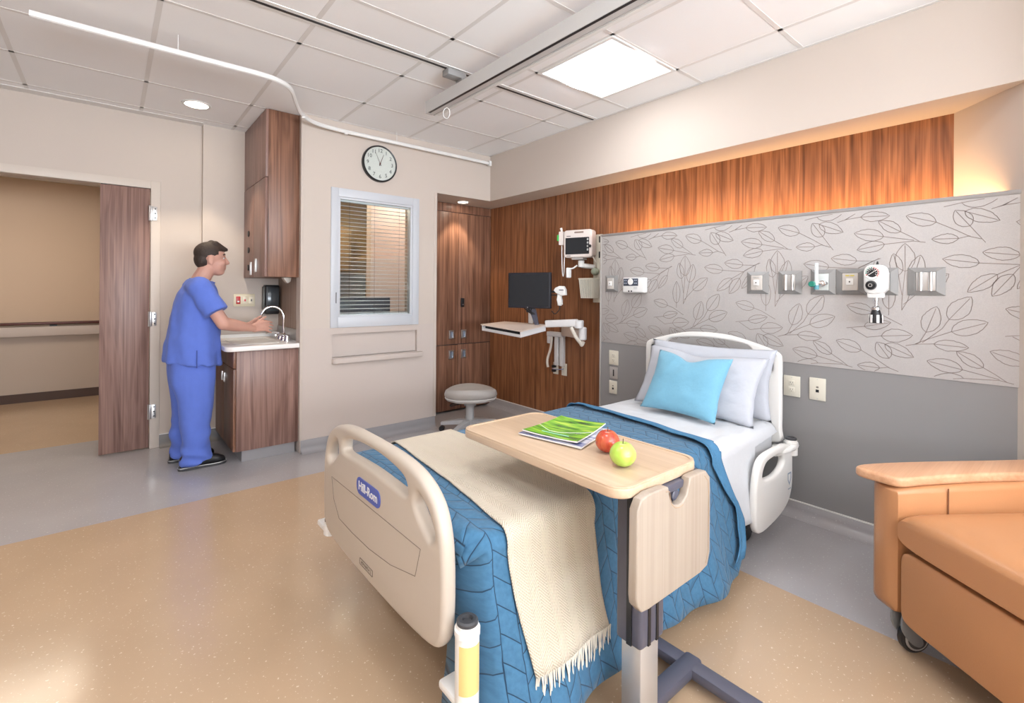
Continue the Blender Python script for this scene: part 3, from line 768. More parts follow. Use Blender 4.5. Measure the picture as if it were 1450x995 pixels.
# ------------------------------------------------------------------ overbed table
tb = thing('overbed_table', (1.25, .86, 0), 'overbed table with maple top standing beside the bed, side flap folded down', 'table')
top = plate('table_top', rrect(.392, .742, .052, 8, 1.203, 1.136), [], .014, .006, Matrix.Translation((0, 0, .772)), M['maple'], tb)
plate('raised_rim', rrect(.388, .738, .050, 8, 1.203, 1.136), [rrect(.366, .716, .042, 8, 1.203, 1.136)], .0022, .0015, Matrix.Translation((0, 0, .787)), M['maple'], top)
M['column'] = mat('blue grey powder coat', (.085, .085, .115), .42)
cl = B().box((1.165, .815, .27), (1.285, .905, .752), .012, 3).done('column_sleeve', M['column'], tb)
box('column_groove', (1.160, .845, .275), (1.167, .862, .74), M['black'], cl)
for x in (1.205, 1.245): box('column_groove', (x - .006, .8125, .275), (x + .006, .817, .74), M['black'], cl)
box('inner_post', (1.180, .825, .05), (1.27, .895, .28), M['alu'], tb, .006)
b = B(); b.box((1.02, .83, .025), (1.54, .89, .065), .012); b.box((1.47, .62, .025), (1.53, 1.42, .062), .012); b.box((1.02, .66, .025), (1.08, 1.42, .062), .012)
b.done('base', M['column'], tb)
for x, y in ((1.05, .69), (1.05, 1.39), (1.50, .65), (1.50, 1.39)): B().cyl((x - .012, y, .022), (x + .012, y, .022), .022, n=16, bev=.004).done('caster', M['black'], tb)
box('support_arm', (1.13, .80, .742), (1.31, 1.25, .758), M['column'], tb, .004)
# side flap with a hand notch
fo = [(1.03, .52), (1.034, .497), (1.055, .474), (1.085, .470), (1.345, .470), (1.385, .478), (1.40, .515), (1.40, .70), (1.397, .742), (1.375, .764), (1.345, .767),
      (1.300, .768), (1.281, .765), (1.277, .745), (1.268, .722), (1.248, .707), (1.226, .704), (1.204, .709), (1.186, .725), (1.178, .745), (1.174, .766), (1.155, .770), (1.085, .772), (1.05, .765), (1.033, .74)]
fl = plate('side_flap', fo, [], .014, .005, PY(.748), M['maple_v'], tb)
cx, cz = 1.215, .62
fi = [(cx + (p[0] - cx) * .93, cz + (p[1] - cz) * .92) for p in fo]
for pl in (fi[5:10], fi[15:22]): B().tube([(p[0], .7338, p[1]) for p in pl], .0011, 6).done('routed_line', mat('routed line', (.40, .27, .17), .6), fl)
B().tube([(fi[k][0], .7338, fi[k][1]) for k in (7, 6, 5)], .0011, 6).done('routed_line', M['maple'], fl)
b = B(); b.box((1.12, .752, .735), (1.34, .80, .757), .004); b.cyl((1.25, .757, .715), (1.25, .815, .715), .018, n=14, bev=.003); b.box((1.37, .75, .74), (1.39, .79, .758), .002)
b.done('flap_hinge', M['column'], tb)

# ------------------------------------------------------------------ things on the table
def cover_mat(name, kind):
    m, N, L, b = newmat(name); tc = N.new('ShaderNodeTexCoord'); uv = N.new('ShaderNodeUVMap')
    n = N.new('ShaderNodeTexNoise'); mp = N.new('ShaderNodeMapping'); mp.inputs['Scale'].default_value = (1.2, 7, 1); mp.inputs['Rotation'].default_value = (0, 0, .15)
    L.new(uv.outputs[0], mp.inputs['Vector']); L.new(mp.outputs[0], n.inputs['Vector']); n.inputs['Scale'].default_value = 1.4; n.inputs['Detail'].default_value = 3
    r = N.new('ShaderNodeValToRGB'); e = r.color_ramp.elements
    if kind == 'green':
        e[0].position = .30; e[0].color = (.05, .10, .02, 1); e[1].position = .75; e[1].color = (.62, .72, .12, 1)
        for p, c in ((.42, (.10, .27, .03)), (.52, (.22, .48, .05)), (.62, (.40, .60, .06))): q = e.new(p); q.color = (*c, 1)
    else:
        e[0].position = .35; e[0].color = (.03, .06, .25, 1); e[1].position = .55; e[1].color = (.55, .55, .62, 1)
    L.new(n.outputs['Fac'], r.inputs['Fac']); L.new(r.outputs['Color'], b.inputs['Base Color']); b.inputs['Roughness'].default_value = .18
    return m
def magazine(name, P, z, th, m, label, curl=.0, parent=None):
    """four table-plane corners: spine-left, back-left, back-right, front-right"""
    A, Bq, Cq, D = [Vector((*p, 0)) for p in P]; n = 12
    rows, low, uv = [], [], []
    for i in range(n + 1):
        r, lw, uu = [], [], []
        for j in range(n + 1):
            u = i / n; v = j / n
            p = A.lerp(D, u).lerp(Bq.lerp(Cq, u), v)
            h = curl * ((2 * v - 1) ** 2 * .5 + abs(2 * u - 1) ** 3 * .5)
            r.append(p + Vector((0, 0, z + th + h))); lw.append(p + Vector((0, 0, z + h * .9))); uu.append((u, v))
        rows.append(r); low.append(lw); uv.append(uu)
    root = B().grid(rows, uv).done(name, m, None, 60, True, False)
    edge = [low[i][0] for i in range(n + 1)] + [low[n][j] for j in range(1, n + 1)] + [low[i][n] for i in range(n - 1, -1, -1)] + [low[0][j] for j in range(n - 1, 0, -1)]
    edt = [rows[i][0] for i in range(n + 1)] + [rows[n][j] for j in range(1, n + 1)] + [rows[i][n] for i in range(n - 1, -1, -1)] + [rows[0][j] for j in range(n - 1, 0, -1)]
    q = B(); e2 = edge + [edge[0]]; t2 = edt + [edt[0]]; q.grid([e2, [a.lerp(c, .97) for a, c in zip(e2, t2)]]); q.grid(low)
    q.done('pages', mat('paper pages', (.72, .70, .68), .7), root, 30)
    tag(root, label, 'magazine', None)
    return root, rows
m2, _ = magazine('magazine', [(1.118, 1.300), (1.345, 1.348), (1.408, 1.125), (1.170, 1.050)], .7905, .005, cover_mat('blue white cover', 'blue'), 'blue and white magazine lying underneath the green one', .0)
m1, R1 = magazine('magazine', [(1.128, 1.290), (1.372, 1.337), (1.424, 1.157), (1.176, 1.072)], .7965, .004, cover_mat('green leaf cover', 'green'), 'magazine with a bright green leaf cover, on top of the pair', .008)
def on_mag(u, v): i = int(u * 12); j = int(v * 12); return R1[i][j] + Vector((0, 0, .0012))
B().tube([on_mag(u, v) for u, v in ((.0, .45), (.17, .36), (.34, .30), (.5, .30), (.67, .34), (.84, .42), (1, .5))], .0009, 6, ry=[.0006] * 7).done('cover_streak', M['white'], m1)
B().tube([on_mag(.5, .50), on_mag(.5, .58), on_mag(.58, .75)], [.006, .002, .0025], 8, ry=[.0008] * 3).done('cover_splash', mat('splash', (.62, .66, .72), .3), m1)
B().tube([on_mag(u, v) for u, v in ((.3, .17), (.5, .17), (.75, .2))], .003, 6, ry=[.0006] * 3).done('cover_title', mat('cover title', (.30, .66, .50), .4), m1)

def apple(name, x, y, z, s, m, label, tilt=0):
    prof = []
    for k in range(25):
        t = pi * k / 24
        r = sin(t) * (1 + .16 * sin(t)) * (1 - .13 * cos(t) * -1 * (1 if t > pi / 2 else .35)); zz = -cos(t) * .92
        if k > 17: zz -= .30 * ((k - 17) / 7) ** 2 * .9
        if k < 5: zz += .10 * (1 - k / 5) ** 1.3
        prof.append((max(r, .0005) * .0335 * s, (zz + .92) * .0415 * s))
    zmin = min(p[1] for p in prof); prof = [(r, q - zmin) for r, q in prof]
    o = B().lathe(prof, (x, y, z), 28).done(name, m, None, 60)
    o.data.polygons.foreach_set('use_smooth', [True] * len(o.data.polygons))
    zt = z + prof[-1][1]
    B().tube(cr([(x, y, zt - .002), (x + .001, y, zt + .008), (x + .004, y + .002, zt + .015)], 4), .0013, 7).done('stem', mat('apple stem', (.10, .06, .03), .7), o)
    return tag(o, label, 'apple')
def apple_mat(name, a, c, scale):
    m, N, L, b = newmat(name); tc = N.new('ShaderNodeTexCoord'); mp = N.new('ShaderNodeMapping'); mp.inputs['Scale'].default_value = (scale, scale, 8)
    L.new(tc.outputs['Object'], mp.inputs['Vector']); n = N.new('ShaderNodeTexNoise'); n.inputs['Scale'].default_value = 1; n.inputs['Detail'].default_value = 4; L.new(mp.outputs[0], n.inputs['Vector'])
    mr = N.new('ShaderNodeMapRange'); mr.inputs[1].default_value = .3; mr.inputs[2].default_value = .7; L.new(n.outputs['Fac'], mr.inputs[0])
    mx = N.new('ShaderNodeMix'); mx.data_type = 'RGBA'; mx.inputs[6].default_value = (*a, 1); mx.inputs[7].default_value = (*c, 1); L.new(mr.outputs[0], mx.inputs[0]); L.new(mx.outputs[2], b.inputs['Base Color'])
    b.inputs['Roughness'].default_value = .25; b.inputs['Subsurface Weight'].default_value = .0; b.inputs['Coat Weight'].default_value = .3; return m
apple('apple', 1.160, .878, .7893, 1.0, apple_mat('green apple skin', (.36, .55, .06), (.55, .68, .16), 30), 'green apple at the near edge of the maple table top')
apple('apple', 1.222, .985, .7893, 1.0, apple_mat('red apple skin', (.42, .018, .012), (.60, .13, .05), 60), 'red apple beside the green apple on the maple table top')
# ================================================================== sink corner
def handle(parent, x, y0, z, L=.075, w=.03):       # recessed rectangular pull, on a face looking to -X
    h = plate('pull_handle', rrect(w, L, .004, 3, y0, z), [rrect(w * .55, L * .8, .003, 3, y0, z)], .006, .002, PX(x), M['steel'], parent, 2)
    box('pull_recess', (x - .001, y0 - w * .27, z - L * .4), (x + .001, y0 + w * .27, z + L * .4), M['black'], h)
    return h
uc = thing('wall_cabinet', (1.05, 4.44, 1.395), 'tall walnut cabinet hung to the ceiling above the sink', 'cabinet')
box('body', (.932, 4.06, 1.395), (1.198, 4.818, CZ - .002), M['walnut'], uc, .001)
box('upper_front', (.914, 4.06, 2.166), (.932, 4.818, CZ - .004), M['walnut_pale'], uc, .001)
b_ = box('door', (.912, 4.445, 1.395), (.930, 4.816, 2.160), M['walnut_pale'], uc, .001)
a_ = box('door', (.912, 4.062, 1.395), (.930, 4.440, 2.160), M['walnut_pale'], uc, .001)
handle(a_, .908, 4.34, 1.49, .11, .035); handle(b_, .908, 4.52, 1.47, .11, .035)
for z in (1.77, 1.63, 1.48): B().cyl((.904, 4.62, z), (.913, 4.62, z), .026, n=20, bev=.002).done('lock_disc', M['black'], b_)
bc = thing('sink_cabinet', (.93, 4.44, 0), 'walnut base cabinet with pale worktop holding the sink', 'cabinet')
box('body', (.724, 4.055, .085), (1.198, 4.818, .835), M['walnut_pale'], bc, .001)
box('drawer_front', (.704, 4.057, .708), (.722, 4.816, .832), M['walnut'], bc, .001)
d_ = box('door', (.704, 4.057, .088), (.722, 4.432, .700), M['walnut'], bc, .001); handle(d_, .700, 4.39, .60)
d_ = box('door', (.704, 4.438, .088), (.722, 4.816, .700), M['walnut'], bc, .001); handle(d_, .700, 4.49, .60)
box('toe_kick', (.765, 4.07, .001), (1.14, 4.815, .085), M['base'], bc)
wt = plate('worktop', [(.645, 4.80)] + [(.66 + .05 - .065 * cos(radians(a)), 4.075 - .065 * sin(radians(a))) for a in range(0, 91, 15)] + [(1.195, 4.01), (1.195, 4.80)],
           [[(v.x, v.y) for v in cr([Vector(p) for p in ((.74, 4.20, 0), (.74, 4.62, 0), (.80, 4.66, 0), (1.00, 4.66, 0), (1.05, 4.62, 0), (1.05, 4.20, 0), (1.0, 4.15, 0), (.80, 4.15, 0))], 4, True)]],
           .018, .006, Matrix.Translation((0, 0, .854)), mat('white solid surface', (.82, .78, .75), .3), bc)
tag_sink = B()
rings = []
for (s, z) in ((1.02, .868), (1.0, .874), (.97, .870), (.93, .80), (.85, .745), (.4, .735), (.05, .733)):
    rings.append([Vector((.895 + (v.x - .895) * s, 4.405 + (v.y - 4.405) * s, z)) for v in cr([Vector(p) for p in ((.74, 4.20, 0), (.74, 4.62, 0), (.80, 4.66, 0), (1.00, 4.66, 0), (1.05, 4.62, 0), (1.05, 4.20, 0), (1.0, 4.15, 0), (.80, 4.15, 0))], 4, True)])
tag_sink.ring_loft(rings, True).done('sink_basin', M['white'], bc, 50)
bs = box('backsplash', (1.188, 4.02, .872), (1.198, 4.80, .965), M['steel'], bc, .001)
box('side_splash', (.70, 4.790, .872), (1.198, 4.80, .90), M['white'], bc)
box('end_cap', (1.180, 4.012, .872), (1.198, 4.024, .965), M['white'], bc, .001)
fc = thing('faucet', (1.12, 4.33, .872), 'chrome gooseneck faucet with blade handles at the sink', 'faucet')
gp = [(1.12, 4.33, .875), (1.12, 4.33, .97), (1.12, 4.33, 1.06)] + [(1.035 + .085 * cos(radians(a)), 4.33 + .02 * (a / 180), 1.06 + .095 * sin(radians(a))) for a in range(15, 181, 15)] + [(.95, 4.35, 1.03), (.952, 4.35, 1.015)]
B().tube(cr(gp, 3), .0095, 12).done('spout', M['chrome'], fc)
B().lathe([(.0, .872), (.03, .872), (.03, .88), (.018, .90), (.016, .93), (.012, .935), (0, .935)], (1.12, 4.33, 0), 18).done('spout_base', M['chrome'], fc)
for s in (-1, 1):
    y = 4.33 + s * .105
    B().lathe([(0, .872), (.026, .872), (.026, .88), (.019, .90), (.019, .918), (.012, .925), (0, .925)], (1.12, y, 0), 16).tube(cr([(1.12, y, .918), (1.08, y + s * .012, .932), (1.015, y + s * .03, .925)], 4), [.008] * 8 + [.006], 8).done('handle', M['chrome'], fc)
B().cyl((1.12, 4.225, .905), (1.12, 4.435, .905), .010, n=12).done('bridge', M['chrome'], fc)
sd = thing('towel_dispenser', (1.12, 4.81, 1.07), 'black paper towel dispenser on the wall behind the faucet', 'dispenser')
box('housing', (1.065, 4.72, 1.072), (1.185, 4.818, 1.335), M['black'], sd, .014, 3)
box('front_cover', (1.082, 4.712, 1.10), (1.178, 4.722, 1.31), mat('smoked plastic', (.06, .068, .075), .15), sd, .004)
box('side_strip', (1.058, 4.74, 1.085), (1.066, 4.81, 1.32), mat('smoke grey', (.16, .17, .16), .25), sd, .002)
sb = B().prism([(1.09, 1.395), (1.155, 1.395), (1.150, 1.362), (1.128, 1.348), (1.115, 1.356)], .06, PY(4.30), .004).done('soap_sensor', M['offwhite'])
tag(sb, 'small beige tapered sensor fixed under the walnut wall cabinet', 'sensor')
sw = thing('switch_plate', (.917, 4.815, 1.14), 'ivory wall plate with red emergency switch beside the sink', 'switch')
pl = box('plate', (.832, 4.811, 1.143), (1.002, 4.8195, 1.253), mat('ivory plate', (.74, .66, .48), .35), sw, .004)
M['redswitch'] = mat('red switch', (.55, .02, .02), .35)
box('red_rocker', (.852, 4.806, 1.165), (.886, 4.812, 1.232), M['redswitch'], sw, .002)
box('outlet_face', (.903, 4.808, 1.165), (.940, 4.812, 1.232), mat('ivory face', (.78, .70, .55), .4), sw, .002)
box('outlet_face', (.955, 4.808, 1.165), (.990, 4.812, 1.232), mat('ivory face', (.78, .70, .55), .4), sw, .002)
box('red_button', (.915, 4.805, 1.188), (.928, 4.809, 1.207), M['redswitch'], sw); box('socket', (.967, 4.806, 1.188), (.977, 4.809, 1.207), M['dark'], sw)
box('red_button_lamp', (.861, 4.804, 1.180), (.877, 4.8065, 1.193), M['white'], sw)

# ================================================================== the person at the sink
def capsule(bm, a, b, r0, r1, n=14):
    a = Vector(a); b = Vector(b); d = b - a; L = d.length
    if L < 1e-5: return
    q = B.__new__(B); q.bm = bm
    pts, rs = [], []
    u = d / L
    for k in range(4): t = pi / 2 * k / 4; pts.append(a - u * r0 * cos(t)); rs.append(max(r0 * sin(t), 1e-4))
    pts.append(a); rs.append(r0); pts.append(b); rs.append(r1)
    for k in range(1, 5): t = pi / 2 * k / 4; pts.append(b + u * r1 * sin(t)); rs.append(max(r1 * cos(t), 1e-4))
    q.tube(pts, rs, n)
def blob(name, build, voxel, m, parent, smooth=4, fac=.5, post=None):
    bm = bmesh.new(); build(bm)
    bmesh.ops.recalc_face_normals(bm, faces=bm.faces)
    me = bpy.data.meshes.new('tmp'); bm.to_mesh(me); bm.free()
    o = bpy.data.objects.new('tmp', me); COL.objects.link(o)
    r = o.modifiers.new('r', 'REMESH'); r.mode = 'VOXEL'; r.voxel_size = voxel
    if smooth: s = o.modifiers.new('s', 'SMOOTH'); s.iterations = smooth; s.factor = fac
    dg = bpy.context.evaluated_depsgraph_get()
    me2 = bpy.data.meshes.new_from_object(o.evaluated_get(dg)); bpy.data.objects.remove(o); me2.name = name
    me2.materials.clear()
    if post: post(me2)
    return mk(name, me2, m, parent, True)
def ell(bm, c, r, Mx=None):
    q = B.__new__(B); q.bm = bm; q.ell(c, r, 20, Mx)
def ringloft(bm, secs, n=28):
    """secs: (cx, cy, z, rx, ry, tiltx) ellipses"""
    q = B.__new__(B); q.bm = bm
    q.ring_loft([[Vector((cx + rx * cos(2 * pi * k / n), cy + ry * sin(2 * pi * k / n), z + tl * cos(2 * pi * k / n))) for k in range(n)] for cx, cy, z, rx, ry, tl in secs])
M['skin'] = mat('skin', (.58, .32, .25), .5, spec=.35)
M['skin'].node_tree.nodes['Principled BSDF'].inputs['Subsurface Weight'].default_value = .08
M['skin'].node_tree.nodes['Principled BSDF'].inputs['Subsurface Radius'].default_value = (.02, .008, .005)
M['scrub'] = mat('blue scrub cotton', (.115, .185, .60), .85, spec=.15, noise_amt=.06, noise_scale=25, sheen=.1)
M['hair'] = mat('dark brown hair', (.035, .020, .014), .6, noise_amt=.3, noise_scale=70, bump=.4, bump_scale=120)
PYC = 4.27                      # body centre line
man = thing('person', (.48, PYC, 0), 'person in blue scrubs and black shoes washing hands at the sink', 'person')
HX, HZ = .590, 1.515            # head centre
def body(bm):
    # head, profile to +X
    ell(bm, (HX - .008, PYC, HZ + .035), (.098, .076, .092))
    ell(bm, (HX + .030, PYC, HZ - .03), (.066, .062, .085))
    ell(bm, (HX + .045, PYC, HZ - .085), (.042, .040, .032))         # chin
    ell(bm, (HX + .068, PYC, HZ + .040), (.024, .046, .018))         # brow
    capsule(bm, (HX + .088, PYC, HZ + .022), (HX + .108, PYC, HZ - .018), .009, .014)     # nose
    ell(bm, (HX + .098, PYC, HZ - .024), (.013, .018, .009))
    ell(bm, (HX + .086, PYC, HZ - .051), (.013, .024, .008)); ell(bm, (HX + .084, PYC, HZ - .066), (.012, .022, .008))
    for s in (-1, 1):
        ell(bm, (HX + .06, PYC + s * .042, HZ - .02), (.028, .022, .024))        # cheeks
        ell(bm, (HX - .014, PYC + s * .079, HZ - .002), (.021, .010, .034))      # ears
        ell(bm, (HX - .010, PYC + s * .080, HZ - .028), (.011, .008, .013))
    capsule(bm, (.505, PYC, 1.33), (HX - .025, PYC, HZ - .06), .064, .056)       # neck
    # trunk inside the clothes
    ringloft(bm, [(.47, PYC, .86, .10, .15, 0), (.47, PYC, 1.0, .10, .15, 0), (.48, PYC, 1.15, .10, .16, 0), (.49, PYC, 1.28, .085, .16, 0), (.50, PYC, 1.345, .06, .09, 0)])
    for s, ft in ((-1, .50), (1, .50)):
        sh = Vector((.505, PYC + s * .195, 1.305)); el = Vector((.635, PYC + s * .235, 1.045)); wr = Vector((.850, PYC + s * .105, .995))
        capsule(bm, (.49, PYC + s * .10, 1.28), sh - Vector((0, s * .03, .02)), .05, .045); capsule(bm, sh - Vector((0, s * .03, .02)), el, .048, .047); capsule(bm, el, el.lerp(wr, .35), .047, .046); capsule(bm, el.lerp(wr, .35), wr, .046, .028)
        # hand: palm, four fingers, thumb, wet and slightly cupped over the basin
        pd = Vector((.085, -s * .022, .012)); pn = Vector((0, s, .15)).normalized(); up = Vector((-.05, .1 * s, 1)).normalized()
        pc = wr + pd
        for k in range(4):
            o_ = up * (.030 - .020 * k)
            capsule(bm, wr + o_ * .7 + pd * .1, pc + o_, .014, .012, 10)
            f1 = pc + o_ + Vector((.036 - .004 * abs(k - 1), -s * .010, .004 - .004 * k)); f2 = f1 + Vector((.026 - .003 * abs(k - 1), -s * .014, -.004 - .003 * k)); f3 = f2 + Vector((.016, -s * .012, -.007))
            capsule(bm, pc + o_, f1, .0098, .009, 10); capsule(bm, f1, f2, .009, .0082, 10); capsule(bm, f2, f3, .0082, .007, 10)
        t0 = wr + pd * .35 + up * .022; t1 = t0 + Vector((.030, -s * .018, .030)); t2 = t1 + Vector((.026, -s * .008, .018)); t3 = t2 + Vector((.018, -s * .002, .008))
        capsule(bm, t0, t1, .015, .0115, 10); capsule(bm, t1, t2, .0115, .0100, 10); capsule(bm, t2, t3, .0100, .008, 10)
    # legs inside the trousers
    for s, fx in ((-1, .455), (1, .44)):
        hp = Vector((.465, PYC + s * .09, .88)); kn = Vector((.475, PYC + s * .105, .48)); an = Vector((fx, PYC + s * .115, .09))
        capsule(bm, hp, kn, .085, .055); capsule(bm, kn, an, .055, .038)
blob('body', body, .0058, M['skin'], man, 3, .5)
def hair(bm):
    ell(bm, (HX - .016, PYC, HZ + .052), (.101, .080, .086))
    ell(bm, (HX - .055, PYC, HZ + .005), (.060, .068, .075))
    capsule(bm, (HX + .02, PYC - .03, HZ + .118), (HX + .085, PYC - .02, HZ + .085), .028, .016); capsule(bm, (HX + .02, PYC + .03, HZ + .118), (HX + .085, PYC + .02, HZ + .085), .028, .016)
    capsule(bm, (HX + .0, PYC, HZ + .125), (HX + .095, PYC, HZ + .084), .028, .015)
def trim_hair(me):
    bm = bmesh.new(); bm.from_mesh(me)
    dl_ = [f for f in bm.faces if (lambda c: (c.x > HX + .035 and c.z < HZ + .066) or (c.x > HX - .035 and c.z < HZ + .030) or c.z < HZ - .065)(f.calc_center_median())]
    bmesh.ops.delete(bm, geom=dl_, context='FACES'); bm.to_mesh(me); bm.free()
blob('hair', hair, .006, M['hair'], man, 2, .5, trim_hair)
for s in (-1, 1):
    B().ell((HX + .074, PYC + s * .033, HZ + .016), (.009, .011, .0065), 12).done('eye', M['white'], man)
    B().ell((HX + .0805, PYC + s * .033, HZ + .016), (.0035, .0065, .006), 10).done('iris', M['dark'], man)
    B().tube(cr([(HX + .083, PYC + s * .018, HZ + .042), (HX + .082, PYC + s * .036, HZ + .047), (HX + .070, PYC + s * .052, HZ + .040)], 4), .0045, 7).done('eyebrow', M['hair'], man)
def top_(bm):
    ringloft(bm, [(.475, PYC, .745, .185, .215, -.025), (.473, PYC, .80, .180, .212, -.022), (.478, PYC, .90, .172, .205, -.012), (.487, PYC, 1.00, .165, .198, 0), (.495, PYC, 1.10, .156, .195, .01),
                  (.500, PYC, 1.20, .145, .195, .015), (.500, PYC, 1.28, .125, .185, .02), (.502, PYC, 1.335, .098, .14, .02), (.512, PYC, 1.372, .075, .085, .005)])
    for s in (-1, 1):
        sh = Vector((.500, PYC + s * .170, 1.300)); e = Vector((.592, PYC + s * .225, 1.125))
        capsule(bm, (.49, PYC + s * .08, 1.30), sh, .082, .084); q = B.__new__(B); q.bm = bm
        q.tube([sh + Vector((-.01, 0, .02)), sh.lerp(e, .3), sh.lerp(e, .7), e], [.072, .080, .082, .084], 20)
def neck_cut(me):
    bm = bmesh.new(); bm.from_mesh(me)
    bmesh.ops.delete(bm, geom=[f for f in bm.faces if abs(f.calc_center_median().y - PYC) < .095 and f.calc_center_median().z > 1.366 - .16 * (f.calc_center_median().x - .512)], context='FACES')
    # cloth folds
    bm.normal_update()
    for v in bm.verts:
        c = v.co; k = max(0, min(1, (1.3 - c.z) / .4))
        a = atan2(c.y - PYC, c.x - .48)
        d = .006 * k * sin(a * 9 + c.z * 7) + .007 * noise.noise(Vector((c.x * 9 + c.z * 4, c.y * 9, c.z * 6))) + .005 * noise.noise(Vector((c.x * 20, c.y * 20, c.z * 14)))
        v.co += v.normal * d
    bm.to_mesh(me); bm.free()
sc = blob('scrub_top', top_, .011, M['scrub'], man, 3, .5, neck_cut)
B().tube([(.532 + .078 * cos(t), PYC + .075 * sin(t), 1.357 - .014 * cos(t)) for t in [2 * pi * k / 28 for k in range(28)]], .006, 8, True).done('neckband', M['scrub'], man)
B().tube([(.475, PYC - .222, z) for z in (.735, .78, .86)], .003, 6).done('side_vent', mat('scrub seam', (.05, .08, .30), .9), man)
def trousers(bm):
    ringloft(bm, [(.470, PYC, .98, .14, .18, 0), (.468, PYC, .80, .155, .19, 0), (.467, PYC, .70, .150, .185, 0), (.466, PYC, .62, .14, .175, 0)])
    for s, fx in ((-1, .472), (1, .428)):
        ringloft(bm, [(.466, PYC + s * .085, .80, .145, .10, 0), (.468, PYC + s * .092, .62, .138, .098, 0), (.474 - s * .012, PYC + s * .10, .48, .112, .092, 0), (.470 - s * .014, PYC + s * .108, .34, .098, .086, 0), (fx + .008, PYC + s * .115, .20, .090, .082, 0),
                      (fx + .012, PYC + s * .118, .10, .092, .084, -.01), (fx + .016, PYC + s * .118, .045, .102, .088, .018)])
def tr_fold(me):
    bm = bmesh.new(); bm.from_mesh(me); bm.normal_update()
    for v in bm.verts:
        c = v.co; k = max(0, min(1, (.42 - c.z) / .3))
        v.co += v.normal * (.006 * noise.noise(Vector((c.x * 9, c.y * 9, c.z * 7))) + .008 * k * sin(c.z * 55 + 12 * c.x + 5 * noise.noise(c * 6)) + .006 * noise.noise(Vector((c.x * 16, c.y * 16, c.z * 5))))
    bm.to_mesh(me); bm.free()
blob('scrub_trousers', trousers, .010, M['scrub'], man, 3, .5, tr_fold)
for s, fx in ((-1, .455), (1, .415)):
    y = PYC + s * .118
    def shoe(bm):
        ringloft_pts = [(fx - .070, .028, .030, .038), (fx - .055, .036, .034, .05), (fx, .040, .036, .055), (fx + .06, .038, .038, .052), (fx + .12, .030, .042, .044), (fx + .17, .024, .041, .034), (fx + .205, .018, .030, .022), (fx + .216, .014, .014, .014)]
        q = B.__new__(B); q.bm = bm
        q.ring_loft([[Vector((x, y + ry * cos(2 * pi * k / 20), max(.016, .016 + zc + rz * sin(2 * pi * k / 20)))) for k in range(20)] for x, zc, ry, rz in ringloft_pts])
    sh_ = blob('shoe', shoe, .006, M['black'], man, 2)
    so = [(fx - .076, y - .02), (fx - .076, y + .02), (fx - .05, y + .037), (fx + .05, y + .037), (fx + .12, y + .046), (fx + .18, y + .043), (fx + .214, y + .022), (fx + .224, y), (fx + .214, y - .022), (fx + .18, y - .043), (fx + .12, y - .046), (fx + .05, y - .037), (fx - .05, y - .037)]
    B().prism([(v.x, v.y) for v in cr([Vector((*p, 0)) for p in so], 4, True)], .018, Matrix.Translation((0, 0, .001)), .003).done('sole', M['dark'], sh_)
    B().tube([(v.x, v.y, .0195) for v in cr([Vector((*p, 0)) for p in so], 4, True)], .0028, 6, True).done('sole_stripe', M['alu'], sh_)
# ================================================================== window, clock and other things on the window wall
win = struct(B().box((1.39, YW - .012, .982), (1.452, YW + .10, 2.142), .003).box((2.135, YW - .012, .982), (2.20, YW + .10, 2.142), .003)
             .box((1.452, YW - .012, 2.072), (2.135, YW + .10, 2.142), .003).box((1.452, YW - .012, .982), (2.135, YW + .10, 1.072), .003).done('window_1', mat('window frame paint', (.56, .58, .62), .4)))
b = B()
for a, c in (((1.452, YW - .002, 1.072), (1.470, YW + .03, 2.072)), ((2.117, YW - .002, 1.072), (2.135, YW + .03, 2.072)), ((1.47, YW - .002, 2.054), (2.117, YW + .03, 2.072)), ((1.47, YW - .002, 1.072), (2.117, YW + .03, 1.084))): b.box(a, c, .001)
b.done('sash', mat('sash paint', (.58, .59, .62), .4), win)
box('pane', (1.468, YW + .012, 1.08), (2.119, YW + .016, 2.056), M['glass'], win)
box('pane', (1.468, YW + .088, 1.08), (2.119, YW + .092, 2.056), M['glass'], win)
box('blind_slot', (1.431, YW - .0135, 1.185), (1.437, YW - .011, 1.275), M['black'], win)
bl = thing('venetian_blind', (1.79, YW + .05, 1.085), 'open white venetian blind between the panes of the station window', 'blind')
M['slat'] = mat('blind slat', (.70, .72, .75), .35)
slat = None
for k in range(29):
    z = 1.100 + k * (2.040 - 1.100) / 28
    if slat is None:
        rows = [[(1.474, YW + .036 + .030 * t, z + .0035 * sin(pi * t) + .0015 * t), (2.112, YW + .036 + .030 * t, z + .0035 * sin(pi * t) + .0015 * t)] for t in (0, .25, .5, .75, 1)]
        slat = B().grid([[Vector(p) for p in r] for r in rows]).done('slat', M['slat'], bl, 60); z00 = slat.location.z
        slat.modifiers.new('t', 'SOLIDIFY').thickness = .0012
        z_first = z
    else:
        s_ = slat.copy(); COL.objects.link(s_); mi = slat.matrix_parent_inverse.copy(); s_.parent = bl; s_.matrix_parent_inverse = mi; s_.location = (slat.location.x, slat.location.y, z00 + z - z_first)
box('head_rail', (1.472, YW + .032, 2.042), (2.116, YW + .072, 2.056), M['slat'], bl)
box('bottom_rail', (1.474, YW + .034, 1.084), (2.112, YW + .070, 1.093), M['slat'], bl)
for x in (1.785, 1.56, 2.02): B().cyl((x, YW + .034, 1.09), (x, YW + .034, 2.045), .0012, n=6).done('ladder_cord', M['dark'], bl)
